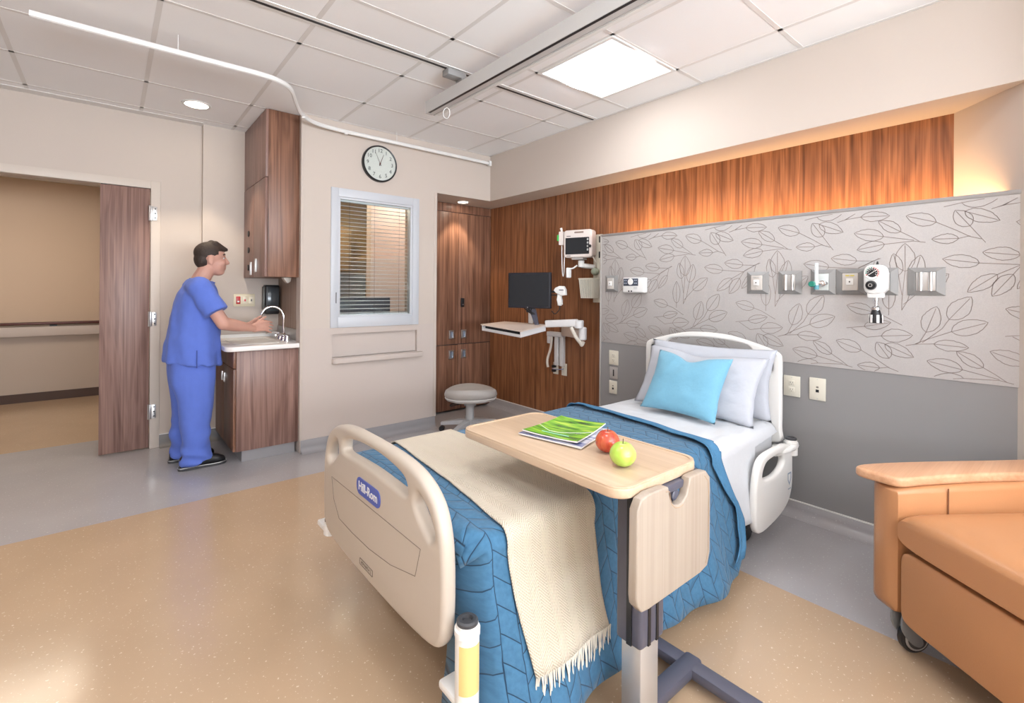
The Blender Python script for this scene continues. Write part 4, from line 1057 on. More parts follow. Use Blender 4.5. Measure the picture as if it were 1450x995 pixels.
# fold-down shelf in its recess
sf = thing('fold_down_shelf', (1.80, YW, .68), 'beige fold-down writing shelf under the station window', 'shelf')
plate('shelf_board', [(v[0], v[1]) for v in ((1.405, YW + .03), (1.405, YW - .02), (1.412, YW - .034), (1.43, YW - .042), (2.215, YW - .042), (2.232, YW - .034), (2.238, YW - .02), (2.238, YW + .03))], [], .022, .005, Matrix.Translation((0, 0, .708)), M['wall_low'], sf)
box('back_ledge', (1.412, YW - .001, .728), (2.188, YW + .034, .735), M['wall_low'], sf)
# clock
ck = thing('wall_clock', (1.805, YW, 2.24), 'round black wall clock with white face above the window', 'clock')
CX_, CZ_ = 1.805, 2.398
Mc = axes((CX_, YW, CZ_), (1, 0, 0), (0, 0, 1))
B().lathe([(.0, .001), (.158, .001), (.160, .010), (.158, .030), (.152, .036), (.146, .034), (.144, .024), (0, .024)], (0, 0, 0), 56, Mc).done('case', M['black'], ck)
fcx = B().lathe([(0, .0245), (.1445, .0245), (.1445, .0255), (0, .0255)], (0, 0, 0), 56, Mc).done('face', mat('clock face', (.78, .74, .71), .5), ck)
for k in range(1, 13):
    a = radians(90 - 30 * k)
    text('numeral', str(k), .046, Mc @ Matrix.Translation((.112 * cos(a), .112 * sin(a), .026)), M['black'], fcx, .0003)
def hand(ang, L, w): 
    a = radians(90 - ang); d = Vector((cos(a), sin(a))); n = Vector((-d.y, d.x)) * w
    B().prism([tuple(-d * .02 - n), tuple(d * L - n * .5), tuple(d * L + n * .5), tuple(-d * .02 + n)], .001, Mc @ Matrix.Translation((0, 0, .0275))).done('hand', mat('clock hand', (.10, .03, .025), .4), ck)
hand(21, .088, .0032); hand(-25, .098, .0022)
B().lathe([(0, .026), (.007, .026), (.007, .030), (0, .031)], (0, 0, 0), 16, Mc).done('hub', mat('clock hub', (.20, .03, .02), .4), ck)
B().lathe([(0, .0335), (.146, .0335), (.146, .0345), (0, .0345)], (0, 0, 0), 48, Mc).done('lens', M['glass'], ck)

# things of the nurse station behind the glass
st = thing('station_desk', (1.9, 4.6, 0), 'dark desk with a computer screen in the room behind the window', 'desk')
box('desk_top', (1.32, 4.30, .98), (2.28, 4.85, 1.01), M['dark'], st, .004); box('desk_leg', (1.34, 4.32, .003), (1.40, 4.82, .98), M['dark'], st); box('desk_leg', (2.20, 4.32, .003), (2.26, 4.82, .98), M['dark'], st)
sm_ = thing('station_screen', (1.95, 4.6, 1.01), 'dark computer screen standing on the desk behind the window', 'screen')
box('screen_panel', (1.66, 4.58, 1.03), (2.20, 4.61, 1.22), mat('screen back', (.035, .045, .08), .3), sm_, .006); box('screen_stand', (1.88, 4.56, 1.01), (1.98, 4.64, 1.035), M['dark'], sm_)
kc = thing('station_cupboard', (1.85, 6.6, 1.2), 'ochre wall cupboards at the back of the nurse station', 'cupboard')
M['ochre'] = mat('ochre laminate', (.34, .21, .10), .5)
for x0 in (1.75, 2.15): box('cupboard_door', (x0, 6.50, 1.55), (x0 + .39, 6.52, 2.15), M['ochre'], kc, .003)
box('cupboard_body', (1.75, 6.52, 1.55), (2.55, 6.89, 2.15), M['ochre'], kc)
wb = tag(box('notice_board', (1.95, 6.86, 1.02), (2.9, 6.895, 1.52), mat('pale blue board', (.36, .42, .52), .4), None, .003), 'pale blue board on the back wall of the nurse station', 'board')
sl = tag(box('station_fill', (1.6, 5.6, 2.605), (2.2, 6.2, 2.618), emis('station fill', (1, .86, .66), 20.0)), 'added unseen ceiling light brightening the nurse station behind the window', 'light')  # both station lamps are out of view, added to lift the dark interior
sl2 = tag(box('station_fill', (2.4, 4.7, 2.605), (3.0, 5.2, 2.618), emis('station fill 2', (1, .84, .74), 16.0)), 'added unseen ceiling light brightening the pink beige pier behind the window', 'light')

# ================================================================== tall cabinet in the bay
tc_ = thing('tall_cabinet', (2.86, 4.41, 0), 'tall built-in walnut cabinet with steel pulls in the bay', 'cabinet')
YB = 4.37
box('carcass', (2.395, YB + .02, .03), (3.325, YB + .085, ZS - .002), M['dark'], tc_)
box('header_panel', (2.395, YB, 2.136), (3.325, YB + .02, ZS - .002), M['walnut'], tc_, .001)
M['pull'] = mat('blue steel pull', (.30, .36, .45), .35, .6)
for (x0, x1, px) in ((2.397, 2.886, 2.800), (2.890, 3.323, 2.957)):
    for (z0, z1, pz) in ((.722, 2.130, .826), (.022, .714, .613)):
        d_ = box('door', (x0, YB, z0), (x1, YB + .018, z1), M['walnut'], tc_, .001)
        h_ = plate('pull_handle', rrect(.062, .092, .006, 3, px, pz), [rrect(.034, .066, .004, 3, px, pz)], .008, .002, PY(YB - .006), M['steel'], d_, 2)
        box('pull_recess', (px - .018, YB - .003, pz - .034), (px + .018, YB - .001, pz + .034), M['pull'], h_)
lk = box('door_lock', (2.915, YB - .022, 1.12), (2.955, YB - .001, 1.215), M['black'], tc_, .005); B().cyl((2.935, YB - .026, 1.145), (2.935, YB - .021, 1.145), .008, n=12).done('lock_button', M['steel'], lk)

# ================================================================== lights, tracks and rails on the ceiling
tf = thing('ceiling_luminaire', (2.40, 1.967, CZ - .01), 'square recessed luminaire with curved centre basket over the bed', 'light')
plate('frame', rrect(.630, .600, .003, 2, 2.4025, 1.9675), [rrect(.585, .555, .003, 2, 2.4025, 1.9675)], .008, .002, Matrix.Translation((0, 0, CZ + .001)), M['white'], tf, 1)
box('lens_panel', (2.112, 1.692, CZ + .003), (2.693, 2.243, CZ + .008), emis('luminaire lens', (.93, .965, 1.0), K_TROFFER), tf)
rows = []
for k in range(11):
    t = -1 + 2 * k / 10; rows.append([Vector((2.4025 + .13 * t, 1.70, CZ + .002 - .020 * sqrt(max(0, 1 - t * t)))), Vector((2.4025 + .13 * t, 2.235, CZ + .002 - .020 * sqrt(max(0, 1 - t * t))))])
bk = B().grid(rows).done('centre_basket', emis('basket lens', (.95, .975, 1.0), K_BASKET), tf, 60)
dup(tf, (-1.905, -1.21, 0), 'added out-of-view luminaire over the open floor beyond the foot of the bed')  # two copies out of view, added to even out the room light
dup(tf, (-3.175, 0, 0), 'added out-of-view luminaire on the side of the room with the corridor door')
for x, y, lab, kind in ((.495, 4.335, 'round recessed downlight in the ceiling in front of the sink', 'a'), (2.844, 4.225, 'round recessed downlight under the soffit over the tall cabinet', 'b')):
    z = CZ if kind == 'a' else ZS; r = .095 if kind == 'a' else .065
    dn = thing('downlight', (x, y, z - .006), lab, 'light', 'recessed downlights')
    B().lathe([(r * .80, -.006), (r, -.006), (r + .002, .000), (r * .82, .002), (r * .80, -.002)], (x, y, z), 32, None, True).done('trim_ring', M['white'], dn)
    B().lathe([(0, -.001), (r * .8, -.001), (r * .8, .0005), (0, .0005)], (x, y, z), 28).done('lamp_lens', emis('downlight lens', (1, .90, .76), 18), dn)
    d = bpy.data.lights.new('downlight_beam', 'SPOT'); d.energy = K_SPOT * (1.0 if kind == 'a' else .55); d.color = (1, .84, .64); d.spot_size = radians(78); d.spot_blend = .35; d.shadow_soft_size = .03
    o = bpy.data.objects.new('downlight_beam', d); COL.objects.link(o); o.location = (x, y, z - .03); setpar(o, dn)
# curtain track
cp = cr([(2.955, 3.935, 2.595), (2.4, 3.93, 2.595), (1.8, 3.925, 2.595), (1.40, 3.915, 2.595), (1.20, 3.86, 2.595), (1.07, 3.72, 2.595), (.98, 3.53, 2.595), (.90, 3.34, 2.595), (.82, 3.25, 2.595), (.70, 3.215, 2.595), (.45, 3.215, 2.595), (-.3, 3.215, 2.595)], 8)
ct = thing('curtain_track', (1.4, 3.8, 2.58), 'white curved curtain track hanging along the ceiling edge', 'track')
B().tube(cp, .013, 8, ry=[.016] * len(cp)).done('track', M['white'], ct)
B().cyl(cp[0], cp[0] + Vector((.02, 0, 0)), .02, n=12).box((2.955, 3.92, 2.57), (2.985, 3.95, 2.62)).done('end_bracket', M['white'], ct)
for i in (14, 82):
    p = cp[i]; B().cyl((p.x, p.y, 2.61), (p.x, p.y, CZ), .002, n=8).done('hanger', M['white'], ct)
for i in (22, 38): p = cp[i]; B().box((p.x - .012, p.y - .01, 2.572), (p.x + .012, p.y + .01, 2.582)).done('glide', M['white'], ct)
# patient lift: recessed cross track and hanging beam
rt = thing('lift_track', (2.2, 2.585, CZ - .004), 'recessed black lift track slot running across the ceiling tiles', 'track')
box('slot', (-1.2, 2.578, CZ - .004), (3.0, 2.596, CZ + .002), M['black'], rt); box('track_flange', (-1.2, 2.55, CZ - .002), (3.0, 2.578, CZ + .002), M['white'], rt); box('track_flange', (-1.2, 2.596, CZ - .002), (3.0, 2.624, CZ + .002), M['white'], rt)
bmq = thing('lift_beam', (1.76, 2.2, 2.53), 'long grey patient lift beam hanging below the ceiling', 'beam')
bx0, bx1 = 1.690, 1.765
b = B(); b.box((bx0, .2, 2.535), (bx0 + .056, 2.99, 2.618)); b.box((bx1 - .010, .2, 2.535), (bx1, 2.99, 2.618)); b.box((bx0 + .056, .2, 2.540), (bx1 - .010, 2.99, 2.618))
b.done('beam_profile', mat('beam grey', (.60, .59, .58), .45, .1), bmq, 30)
box('beam_slot', (bx0 + .004, .2, 2.5335), (bx0 + .020, 2.955, 2.5352), M['black'], bmq)
box('beam_lip', (bx1, .2, 2.533), (bx1 + .022, 2.96, 2.545), M['white'], bmq)
B().box((1.60, 2.55, 2.640), (1.735, 2.62, 2.680), .003).box((1.70, 2.55, 2.612), (1.74, 2.62, 2.645), .003).done('trolley_bracket', mat('bracket grey', (.26, .255, .25), .45), bmq)
rg = B().tube([(1.745 + .016 * cos(t), 2.80 - .016 * cos(t), 2.498 + .036 * sin(t)) for t in [2 * pi * k / 20 for k in range(20)]], .0028, 6, True).done('pull_ring', M['white'], bmq)
# ================================================================== devices on the headwall
def frame_box(y0, y1, z0, z1, name, label, cat, kind, group=None):
    """bevelled grey surround (truncated pyramid) on the fabric panel"""
    x = XP - .004; root = thing(name, (x, (y0 + y1) / 2, z0), label, cat, group)
    cy, cz = (y0 + y1) / 2, (z0 + z1) / 2; w, h = y1 - y0, z1 - z0
    bm = bmesh.new(); R = []
    for (k, d) in ((1, .0), (1, .004), (.56, .017), (.54, .017), (.53, .014)):
        hh = k if k == 1 else k + .14
        R.append([Vector((x - d, cy + sy * w / 2 * k, cz + sz * h / 2 * hh)) for sy, sz in ((-1, -1), (1, -1), (1, 1), (-1, 1))])
    q = B.__new__(B); q.bm = bm; q.ring_loft(R, True)
    q.done('surround', M['boxgrey'], root, 20)
    iy, iz = w / 2 * .52, h / 2 * .66
    if kind == 'outlet':
        f = box('face_plate', (x - .022, cy - iy, cz - iz), (x - .013, cy + iy, cz + iz), M['plate'], root, .003)
        box('port', (x - .028, cy - .017, cz - .018), (x - .021, cy + .017, cz + .018), M['white'], f, .003)
        box('port_hole', (x - .0290, cy - .003, cz - .004), (x - .0278, cy + .003, cz + .004), M['dark'], f)
        box('strip_label', (x - .0232, cy - .020, cz + iz - .016), (x - .0218, cy + .020, cz + iz - .010), M['yellow'] if 'yellow' in label else M['alu'], f)
        for s in (-1, 1): B().cyl((x - .0245, cy, cz + s * iz * .72), (x - .0215, cy, cz + s * iz * .72), .003, n=8).done('screw', M['steel'], f)
    elif kind == 'slide':
        f = box('face_plate', (x - .020, cy - iy, cz - iz), (x - .013, cy + iy, cz + iz), M['alu'], root, .001)
        for s in (-1, 1): B().cyl((x - .020, cy + s * iz * .42, cz - iz), (x - .020, cy + s * iz * .42, cz + iz), .009, n=14).done('slide_rail', M['steel'], f)
    return root, cy, cz, iy, iz
M['boxgrey'] = mat('outlet surround grey', (.27, .265, .26), .4)
M['plate'] = mat('outlet face plate', (.60, .56, .52), .4)
M['yellow'] = mat('yellow label', (.75, .62, .10), .5); M['ivory'] = mat('ivory plastic', (.72, .68, .58), .4); M['green'] = mat('green plastic', (.02, .22, .16), .35)
G = 'gas and power boxes on the printed headwall'
frame_box(2.385, 2.508, 1.296, 1.427, 'power_box', 'grey sloped outlet box next to the white call unit', 'outlet', 'outlet', G)
frame_box(1.253, 1.381, 1.291, 1.427, 'power_box', 'grey sloped outlet box right over the bed headboard', 'outlet', 'outlet', G)
frame_box(1.070, 1.197, 1.291, 1.427, 'slide_box', 'grey sloped box with steel slide between outlet box and flowmeter', 'slide mount', 'slide', G)
r3, cy3, cz3, iy, iz = frame_box(.900, 1.023, 1.290, 1.430, 'oxygen_box', 'grey sloped box with green oxygen flowmeter', 'outlet', 'none', G)
frame_box(.760, .898, 1.290, 1.430, 'gas_box', 'grey sloped outlet box with yellow strip beside the flowmeter', 'outlet', 'outlet', G)
frame_box(.626, .758, 1.290, 1.430, 'suction_box', 'grey sloped box behind the suction regulator', 'outlet', 'slide', G)
frame_box(.445, .588, 1.290, 1.427, 'slide_box', 'grey sloped box with steel slide beside the suction regulator', 'slide mount', 'slide', G)
# oxygen flowmeter
x = XP - .004
f = box('face_plate', (x - .022, cy3 - iy, cz3 - iz), (x - .013, cy3 + iy, cz3 + iz), mat('pale plate', (.66, .70, .68), .4), r3, .002)
fm = thing('flowmeter', (x - .07, cy3 + .01, cz3 - .03), 'clear tube oxygen flowmeter with dark green knob', 'flowmeter')
B().cyl((x - .07, cy3 + .012, cz3 - .035), (x - .07, cy3 + .012, cz3 + .105), .0095, n=14, bev=.002).done('flow_tube', mat('clear tube', (.72, .76, .78), .15), fm)
B().cyl((x - .07, cy3 + .012, cz3 - .042), (x - .07, cy3 + .012, cz3 - .018), .013, n=14).done('tube_base', mat('teal base', (.10, .30, .36), .4), fm)
B().cyl((x - .10, cy3 + .028, cz3 - .012), (x - .068, cy3 + .028, cz3 - .012), .016, n=16, bev=.003).done('knob', M['green'], fm)
B().cyl((x - .065, cy3 - .014, cz3 - .008), (x - .0225, cy3 - .014, cz3 - .008), .017, n=18, bev=.002).done('coupling', M['chrome'], fm)
box('coupling_body', (x - .07, cy3 - .02, cz3 - .016), (x - .055, cy3 + .03, cz3), M['chrome'], fm, .003)
# suction regulator
sg = thing('suction_regulator', (x - .09, .705, 1.13), 'white suction regulator with round dial and black cap below', 'regulator')
cy, cz = .700, 1.367
plate('housing', rrect(.094, .150, .034, 6, cy, cz + .002), [], .034, .012, PX(x - .078), M['white'], sg, 3)
box('lower_block', (x - .105, cy - .033, cz - .092), (x - .05, cy + .033, cz - .055), M['white'], sg, .008)
Md = axes((x - .112, cy + .008, cz + .036), (0, -1, 0), (0, 0, 1))
dlx = B().lathe([(0, 0), (.032, 0), (.034, .003), (.032, .006), (.030, .004), (0, .004)], (0, 0, 0), 32, Md).done('dial_rim', M['white'], sg)
B().lathe([(0, .0042), (.0225, .0042), (.0225, .0052), (0, .0052)], (0, 0, 0), 28, Md).done('dial_face', M['black'], dlx)
for k in range(24):
    a = radians(-35 + 250 * k / 23 ); c_ = M['redswitch'] if k < 12 or k > 20 else M['green']
    if k % 2 == 0: B().tube([Md @ Vector((.026 * cos(a + d_), .026 * sin(a + d_), .0048)) for d_ in (-.09, 0, .09)], .0026, 6).done('dial_band', c_, dlx)
for k in range(9):
    a = radians(-30 + 30 * k); B().tube([Md @ Vector((r_ * cos(a), r_ * sin(a), .0055)) for r_ in (.014, .021)], .0011, 5).done('dial_tick', M['white'], dlx)
B().tube([Md @ Vector((-.014, -.010, .0058)), Md @ Vector((.017, .013, .0058))], .0014, 5).done('needle', M['white'], dlx)
Mk = axes((x - .112, cy + .012, cz - .027), (0, -1, 0), (0, 0, 1))
kn = B().lathe([(0, 0), (.022, 0), (.024, .006), (.021, .018), (.012, .020), (.010, .014), (0, .014)], (0, 0, 0), 28, Mk).done('knob', M['black'], sg)
B().lathe([(.006, .0205), (.009, .0205), (.009, .0215), (.006, .0215)], (0, 0, 0), 18, Mk, True).done('knob_ring', M['alu'], kn)
B().cyl((x - .078, cy - .005, cz + .076), (x - .078, cy - .005, cz + .094), .007, .003, n=10).done('top_pin', M['black'], sg)
B().lathe([(0, 1.278), (.011, 1.278), (.011, 1.262), (.006, 1.258), (.006, 1.236), (.013, 1.232), (.022, 1.226), (.022, 1.215), (0, 1.213)], (x - .078, cy, 0), 18).done('fitting', M['chrome'], sg)
B().lathe([(0, 1.214), (.017, 1.214), (.022, 1.196), (.028, 1.172), (.028, 1.148), (0, 1.146)], (x - .078, cy, 0), 22).done('trap_cap', M['black'], sg)
for k in range(6):
    a = 2 * pi * k / 6; B().box((-.006, -.002, 1.150), (.006, .002, 1.190), .001, 1, Matrix.Translation((x - .078, cy, 0)) @ Matrix.Rotation(a, 4, 'Z') @ Matrix.Translation((0, .0275, 0))).done('trap_rib', M['white'], sg)
# call unit
cu_ = thing('call_unit', (x, 2.21, 1.288), 'white nurse call unit with dark panel and round button', 'call unit')
box('housing', (x - .045, 2.112, 1.290), (x, 2.309, 1.405), M['white'], cu_, .010, 3)
pn = box('dark_panel', (x - .047, 2.165, 1.342), (x - .044, 2.300, 1.398), mat('navy panel', (.06, .07, .10), .4), cu_, .002)
B().cyl((x - .052, 2.232, 1.373), (x - .046, 2.232, 1.373), .024, n=24, bev=.002).done('round_button', M['white'], cu_)
for y in (2.180, 2.195, 2.272, 2.287):
    for z in (1.362, 1.383): box('key', (x - .0485, y - .005, z - .005), (x - .0465, y + .005, z + .005), mat('key grey', (.32, .35, .42), .4), pn)
for y in (2.248, 2.225): B().cyl((x - .048, y, 1.302), (x - .044, y, 1.302), .006, n=12).done('jack', M['black'], cu_)
for k in range(3): box('print_line', (x - .0462, 2.172, 1.318 + .006 * k), (x - .0448, 2.205, 1.320 + .006 * k), mat('print grey', (.35, .36, .38), .5), cu_)
# wall plates on the grey laminate
def wallplate(y0, y1, z0, z1, m, label, kind):
    xx = XP; r_ = thing('wall_plate', (xx, (y0 + y1) / 2, z0), label, 'wall plate', 'plates on the grey headwall'); cy, cz = (y0 + y1) / 2, (z0 + z1) / 2
    p_ = box('plate', (xx - .007, y0, z0), (xx - .0005, y1, z1), m, r_, .003)
    if kind == 'duplex' or kind == 'double':
        for yy in ([cy] if kind == 'duplex' else [cy]):
            for s in (-1, 1):
                f_ = box('receptacle', (xx - .010, yy - .017, cz + s * .020 - .014), (xx - .006, yy + .017, cz + s * .020 + .014), m, p_, .004)
                for t in (-1, 1): box('slot', (xx - .0105, yy + t * .006 - .001, cz + s * .020 - .002), (xx - .0098, yy + t * .006 + .001, cz + s * .020 + .006), M['dark'], f_)
                B().cyl((xx - .0105, yy, cz + s * .020 - .008), (xx - .0098, yy, cz + s * .020 - .008), .002, n=8).done('slot', M['dark'], f_)
    elif kind == 'data':
        box('jack', (xx - .0078, cy - .006, cz + .006), (xx - .0065, cy + .006, cz + .016), mat('jack grey', (.22, .20, .17), .5), p_)
        box('jack', (xx - .0078, cy - .008, cz - .018), (xx - .0065, cy + .008, cz - .002), M['black'], p_)
    elif kind == 'slot':
        box('slot', (xx - .0078, cy - .006, cz - .026), (xx - .0065, cy + .006, cz + .026), M['black'], p_, .003)
    for s in (-1, 1): B().cyl((xx - .0082, cy, cz + s * (z1 - z0) * .43), (xx - .0065, cy, cz + s * (z1 - z0) * .43), .003, n=8).done('screw', M['alu'], p_)
wallplate(2.378, 2.468, .716, .830, M['ivory'], 'ivory duplex outlet plate, top of the column of three', 'duplex')
wallplate(2.382, 2.462, .606, .700, M['alu'], 'steel plate with one black slot in the column of three', 'slot')
wallplate(2.388, 2.465, .487, .590, M['ivory'], 'ivory data plate, bottom of the column of three', 'data')
wallplate(1.075, 1.165, .692, .812, M['ivory'], 'ivory duplex outlet plate just behind the bed headboard post', 'duplex')
wallplate(.945, 1.028, .692, .818, M['ivory'], 'ivory data plate on the bare grey headwall', 'data')

# ================================================================== vital signs monitor on its wall arm
M['monwhite'] = mat('monitor housing', (.78, .70, .66), .4)
M['screen'] = mat('dark screen', (.022, .025, .03), .12)
vm = thing('vital_monitor', (3.24, 2.86, 1.40), 'white vital signs monitor on a wall arm over the basket', 'monitor')
ctr = Vector((3.142, 2.880, 1.716)); ex = Vector((3.184 - 3.100, 2.748 - 3.012, 0)).normalized(); ez_ = Vector((0, 0, 1)); nrm = ex.cross(ez_)      # nrm points to the room
MV = axes(ctr, ex, ez_)
hs = plate('housing', rrect(.272, .244, .028, 6), [], .048, .012, MV @ Matrix.Translation((0, 0, -.048)), M['monwhite'], vm, 3)
B().prism(rrect(.226, .146, .004, 2, -.002, -.020), .003, MV @ Matrix.Translation((0, 0, -.001))).done('screen', M['screen'], hs)
B().prism(rrect(.088, .014, .006, 3, .014, .098), .002, MV).done('handle_slot', mat('slot brown', (.30, .22, .18), .5), hs)
for k in range(4): B().prism(rrect(.015, .018, .003, 2, .098, .034 - .030 * k), .0034, MV).done('screen_key', mat('screen key', (.45, .48, .48), .4), hs)
B().lathe([(0, .012), (.013, .012), (.014, 0), (0, 0)], (0, 0, 0), 18, MV @ Matrix.Translation((.118, -.026, 0))).done('jog_knob', M['black'], hs)
B().prism(rrect(.040, .006, .002, 2, -.085, .068), .0006, MV).prism(rrect(.040, .005, .002, 2, -.085, -.106), .0006, MV).done('maker_mark', M['dark'], hs)
B().prism(rrect(.040, .120, .006, 3, -.162, .055), -.05, MV).done('probe_holder', M['monwhite'], vm)
B().prism(rrect(.020, .055, .005, 3, -.190, .060), -.04, MV).done('probe_cover_box', mat('bright green', (.06, .50, .10), .4), vm)
B().tube([MV @ Vector(p) for p in ((-.158, .09, -.01), (-.160, .125, -.01), (-.166, .145, -.01))], [.010, .009, .012], 10).done('probe', M['white'], vm)
B().tube([MV @ Vector(p) for p in cr([(-.162, -.01, -.02), (-.160, -.12, -.02), (-.155, -.24, -.02), (-.146, -.285, -.02), (-.138, -.24, -.02), (-.135, -.12, -.02), (-.130, -.09, -.03)], 6)], .0042, 8).done('probe_cable', M['white'], vm)
B().prism(rrect(.110, .016, .004, 2, .0, -.132), -.08, MV).done('tilt_plate', M['alu'], vm)
p0 = MV @ Vector((.015, -.145, -.05)); 
B().cyl(p0, p0 + Vector((0, 0, -.06)), .028, n=18, bev=.004).done('swivel', M['white'], vm)
p1 = p0 + Vector((0, 0, -.045)); p2 = Vector((3.29, 2.80, p1.z - .012))
B().tube([p1, p1.lerp(p2, .3), p1.lerp(p2, .7), p2], [.020, .022, .020, .018], 12).done('arm', M['white'], vm)
B().tube([p1 + Vector((-.02, .03, 0)), p1 + Vector((-.05, .05, -.025)), p1 + Vector((-.07, .07, -.03))], .007, 8).done('cable_hook', M['white'], vm)
B().box((-.028, -.012, -.045), (.028, .012, .045), .010, 3, Matrix.Translation(p1 + Vector((-.075, .08, -.065)))).done('sensor_pod', M['white'], vm)
B().tube(cr([MV @ Vector((.12, -.11, -.05)), MV @ Vector((.15, -.17, -.06)), Vector((3.28, 2.79, 1.535)), Vector((3.30, 2.80, 1.50))], 6), .005, 8).done('power_cable', M['offwhite'], vm)
B().ell((3.285, 2.800, 1.475), (.03, .04, .035), 14).done('cuff_coil', mat('pale green coil', (.42, .46, .36), .6), vm)
wt_ = thing('monitor_track', (XH - .015, 2.76, 1.20), 'ivory vertical wall track beside the printed headwall', 'track')
box('channel', (XH - .028, 2.742, 1.20), (XH - .001, 2.835, 1.80), M['ivory'], wt_, .003)
for z in (1.755, 1.62): box('channel_slot', (XH - .0295, 2.755, z - .028), (XH - .027, 2.772, z + .028), M['black'], wt_)
bq = thing('wire_basket', (3.25, 2.80, 1.23), 'ivory ribbed accessory basket hanging under the vital signs monitor', 'basket')
b0 = [(3.19, 2.905), (3.20, 2.765), (3.298, 2.745), (3.298, 2.905)]
def bring(k, z): c = Vector((3.25, 2.83)); return [Vector((c.x + (p[0] - c.x) * k, c.y + (p[1] - c.y) * k, z)) for p in b0]
lo, hi = bring(.80, 1.238), bring(1, 1.408)
b = B(); b.ring_loft([lo, [v + Vector((0, 0, .004)) for v in lo]]); b.done('basket_floor', M['ivory'], bq)
b = B(); b.tube([(*v.xy, 1.408) for v in hi], .006, 8, True); b.done('basket_rim', M['ivory'], bq)
for i in range(3):
    A0, A1, C0, C1 = lo[i - 1], lo[i], hi[i - 1], hi[i]
    nn = 9
    for k in range(nn): t = (k + .5) / nn; B().tube([A0.lerp(A1, t), C0.lerp(C1, t)], [.004, .005], 6).done('rib', M['ivory'], bq)
inner = [v * 1 for v in lo]
B().ring_loft([[Vector((3.25 + (v.x - 3.25) * .93, 2.83 + (v.y - 2.83) * .93, v.z)) for v in lo], [Vector((3.25 + (v.x - 3.25) * .93, 2.83 + (v.y - 2.83) * .93, v.z)) for v in hi]], False).done('liner', M['dark'], bq)

# ================================================================== computer workstation on the walnut wall
M['armwhite'] = mat('arm painted white', (.72, .70, .70), .4)
wk = thing('workstation_arm', (3.30, 3.20, .50), 'white wall mounted workstation arm with keyboard tray', 'workstation')
T = {'l': Vector((2.658, 3.643, .977)), 'b': Vector((2.968, 3.671, .991)), 'f': Vector((2.700, 3.113, .946)), 'r': Vector((3.024, 3.129, .989))}
dn_ = Vector((0, 0, -.052))
ty = M['tray'] = mat('tray beige', (.70, .58, .50), .45)
b = B(); b.ring_loft([[T['l'], T['f'], T['r'], T['b']], [p + Vector((0, 0, .008)) for p in (T['l'], T['f'], T['r'], T['b'])]]); b.done('tray_top', M['tray'], wk, 20)
b = B(); q = [T['l'].lerp(T['r'], .03), T['f'].lerp(T['b'], .03), T['r'].lerp(T['l'], .03), T['b'].lerp(T['f'], .03)]
lowq = [p + dn_ for p in q]
b.ring_loft([lowq, [p + Vector((0, 0, .006)) for p in lowq]])
b.done('tray_bottom', M['armwhite'], wk, 20)
def slab(name, A, C, h0, h1, m, parent, th=.008):
    A = Vector(A); C = Vector(C); d = (C - A).normalized(); n = Vector((-d.y, d.x, 0)).normalized() * th
    B().ring_loft([[A + Vector((0, 0, h0)), A + n + Vector((0, 0, h0)), A + n + Vector((0, 0, h1)), A + Vector((0, 0, h1))], [C + Vector((0, 0, h0)), C + n + Vector((0, 0, h0)), C + n + Vector((0, 0, h1)), C + Vector((0, 0, h1))]]).done(name, m, parent, 20)
slab('tray_side', q[1], q[2], -.052, 0, M['armwhite'], wk); slab('tray_side', q[0], q[3], -.052, 0, M['armwhite'], wk); slab('tray_back', q[3], q[2], -.052, 0, M['armwhite'], wk)
slab('tray_front', q[0], q[1], -.052, -.026, M['armwhite'], wk); slab('keyboard', q[0].lerp(q[3], .12), q[1].lerp(q[2], .12), -.046, -.006, M['black'], wk, .02)
B().box((.0, -.035, -.03), (.30, .035, .035), .012, 3, axes((3.030, 3.150, 1.000), (.119, -.285, .02), (.285, .119, 0))).done('front_arm', M['armwhite'], wk)
B().cyl((3.150, 2.862, .975), (3.150, 2.862, 1.045), .042, n=22, bev=.006).done('elbow_joint', M['armwhite'], wk)
Mj = axes((3.118, 2.885, 1.010), (.38, -.92, 0), (0, 0, 1)); B().lathe([(0, .008), (.017, .008), (.017, 0), (0, 0)], (0, 0, 0), 18, Mj).done('pivot_cap', M['black'], wk)
B().cyl((3.180, 2.845, .87), (3.180, 2.845, .985), .036, n=22, bev=.01).done('elbow_post', M['armwhite'], wk)
B().box((.0, -.03, -.045), (.34, .03, .04), .012, 3, axes((3.180, 2.850, .925), (.10, .32, -.0), (-.32, .10, 0))).done('rear_arm', M['tray'], wk)
B().tube(cr([(3.09, 2.90, .985), (3.12, 2.87, .90), (3.15, 2.845, .85), (3.165, 2.84, .83), (3.18, 2.835, .86)], 6), .016, 10).done('cable_sleeve', M['offwhite'], wk)
for y in (3.215, 3.285): box('wall_track', (XH - .04, y - .022, .585), (XH - .002, y + .022, .90), M['armwhite'], wk, .004)
box('wall_bracket', (XH - .055, 3.19, .86), (XH - .001, 3.40, .905), M['armwhite'], wk, .006)
box('bracket_hook', (XH - .05, 3.36, .79), (XH - .01, 3.40, .87), M['armwhite'], wk, .006)
B().tube(cr([(3.29, 3.34, .86), (3.285, 3.35, .75), (3.27, 3.38, .63), (3.27, 3.37, .56)], 6), .012, 8).done('power_cable', M['offwhite'], wk)
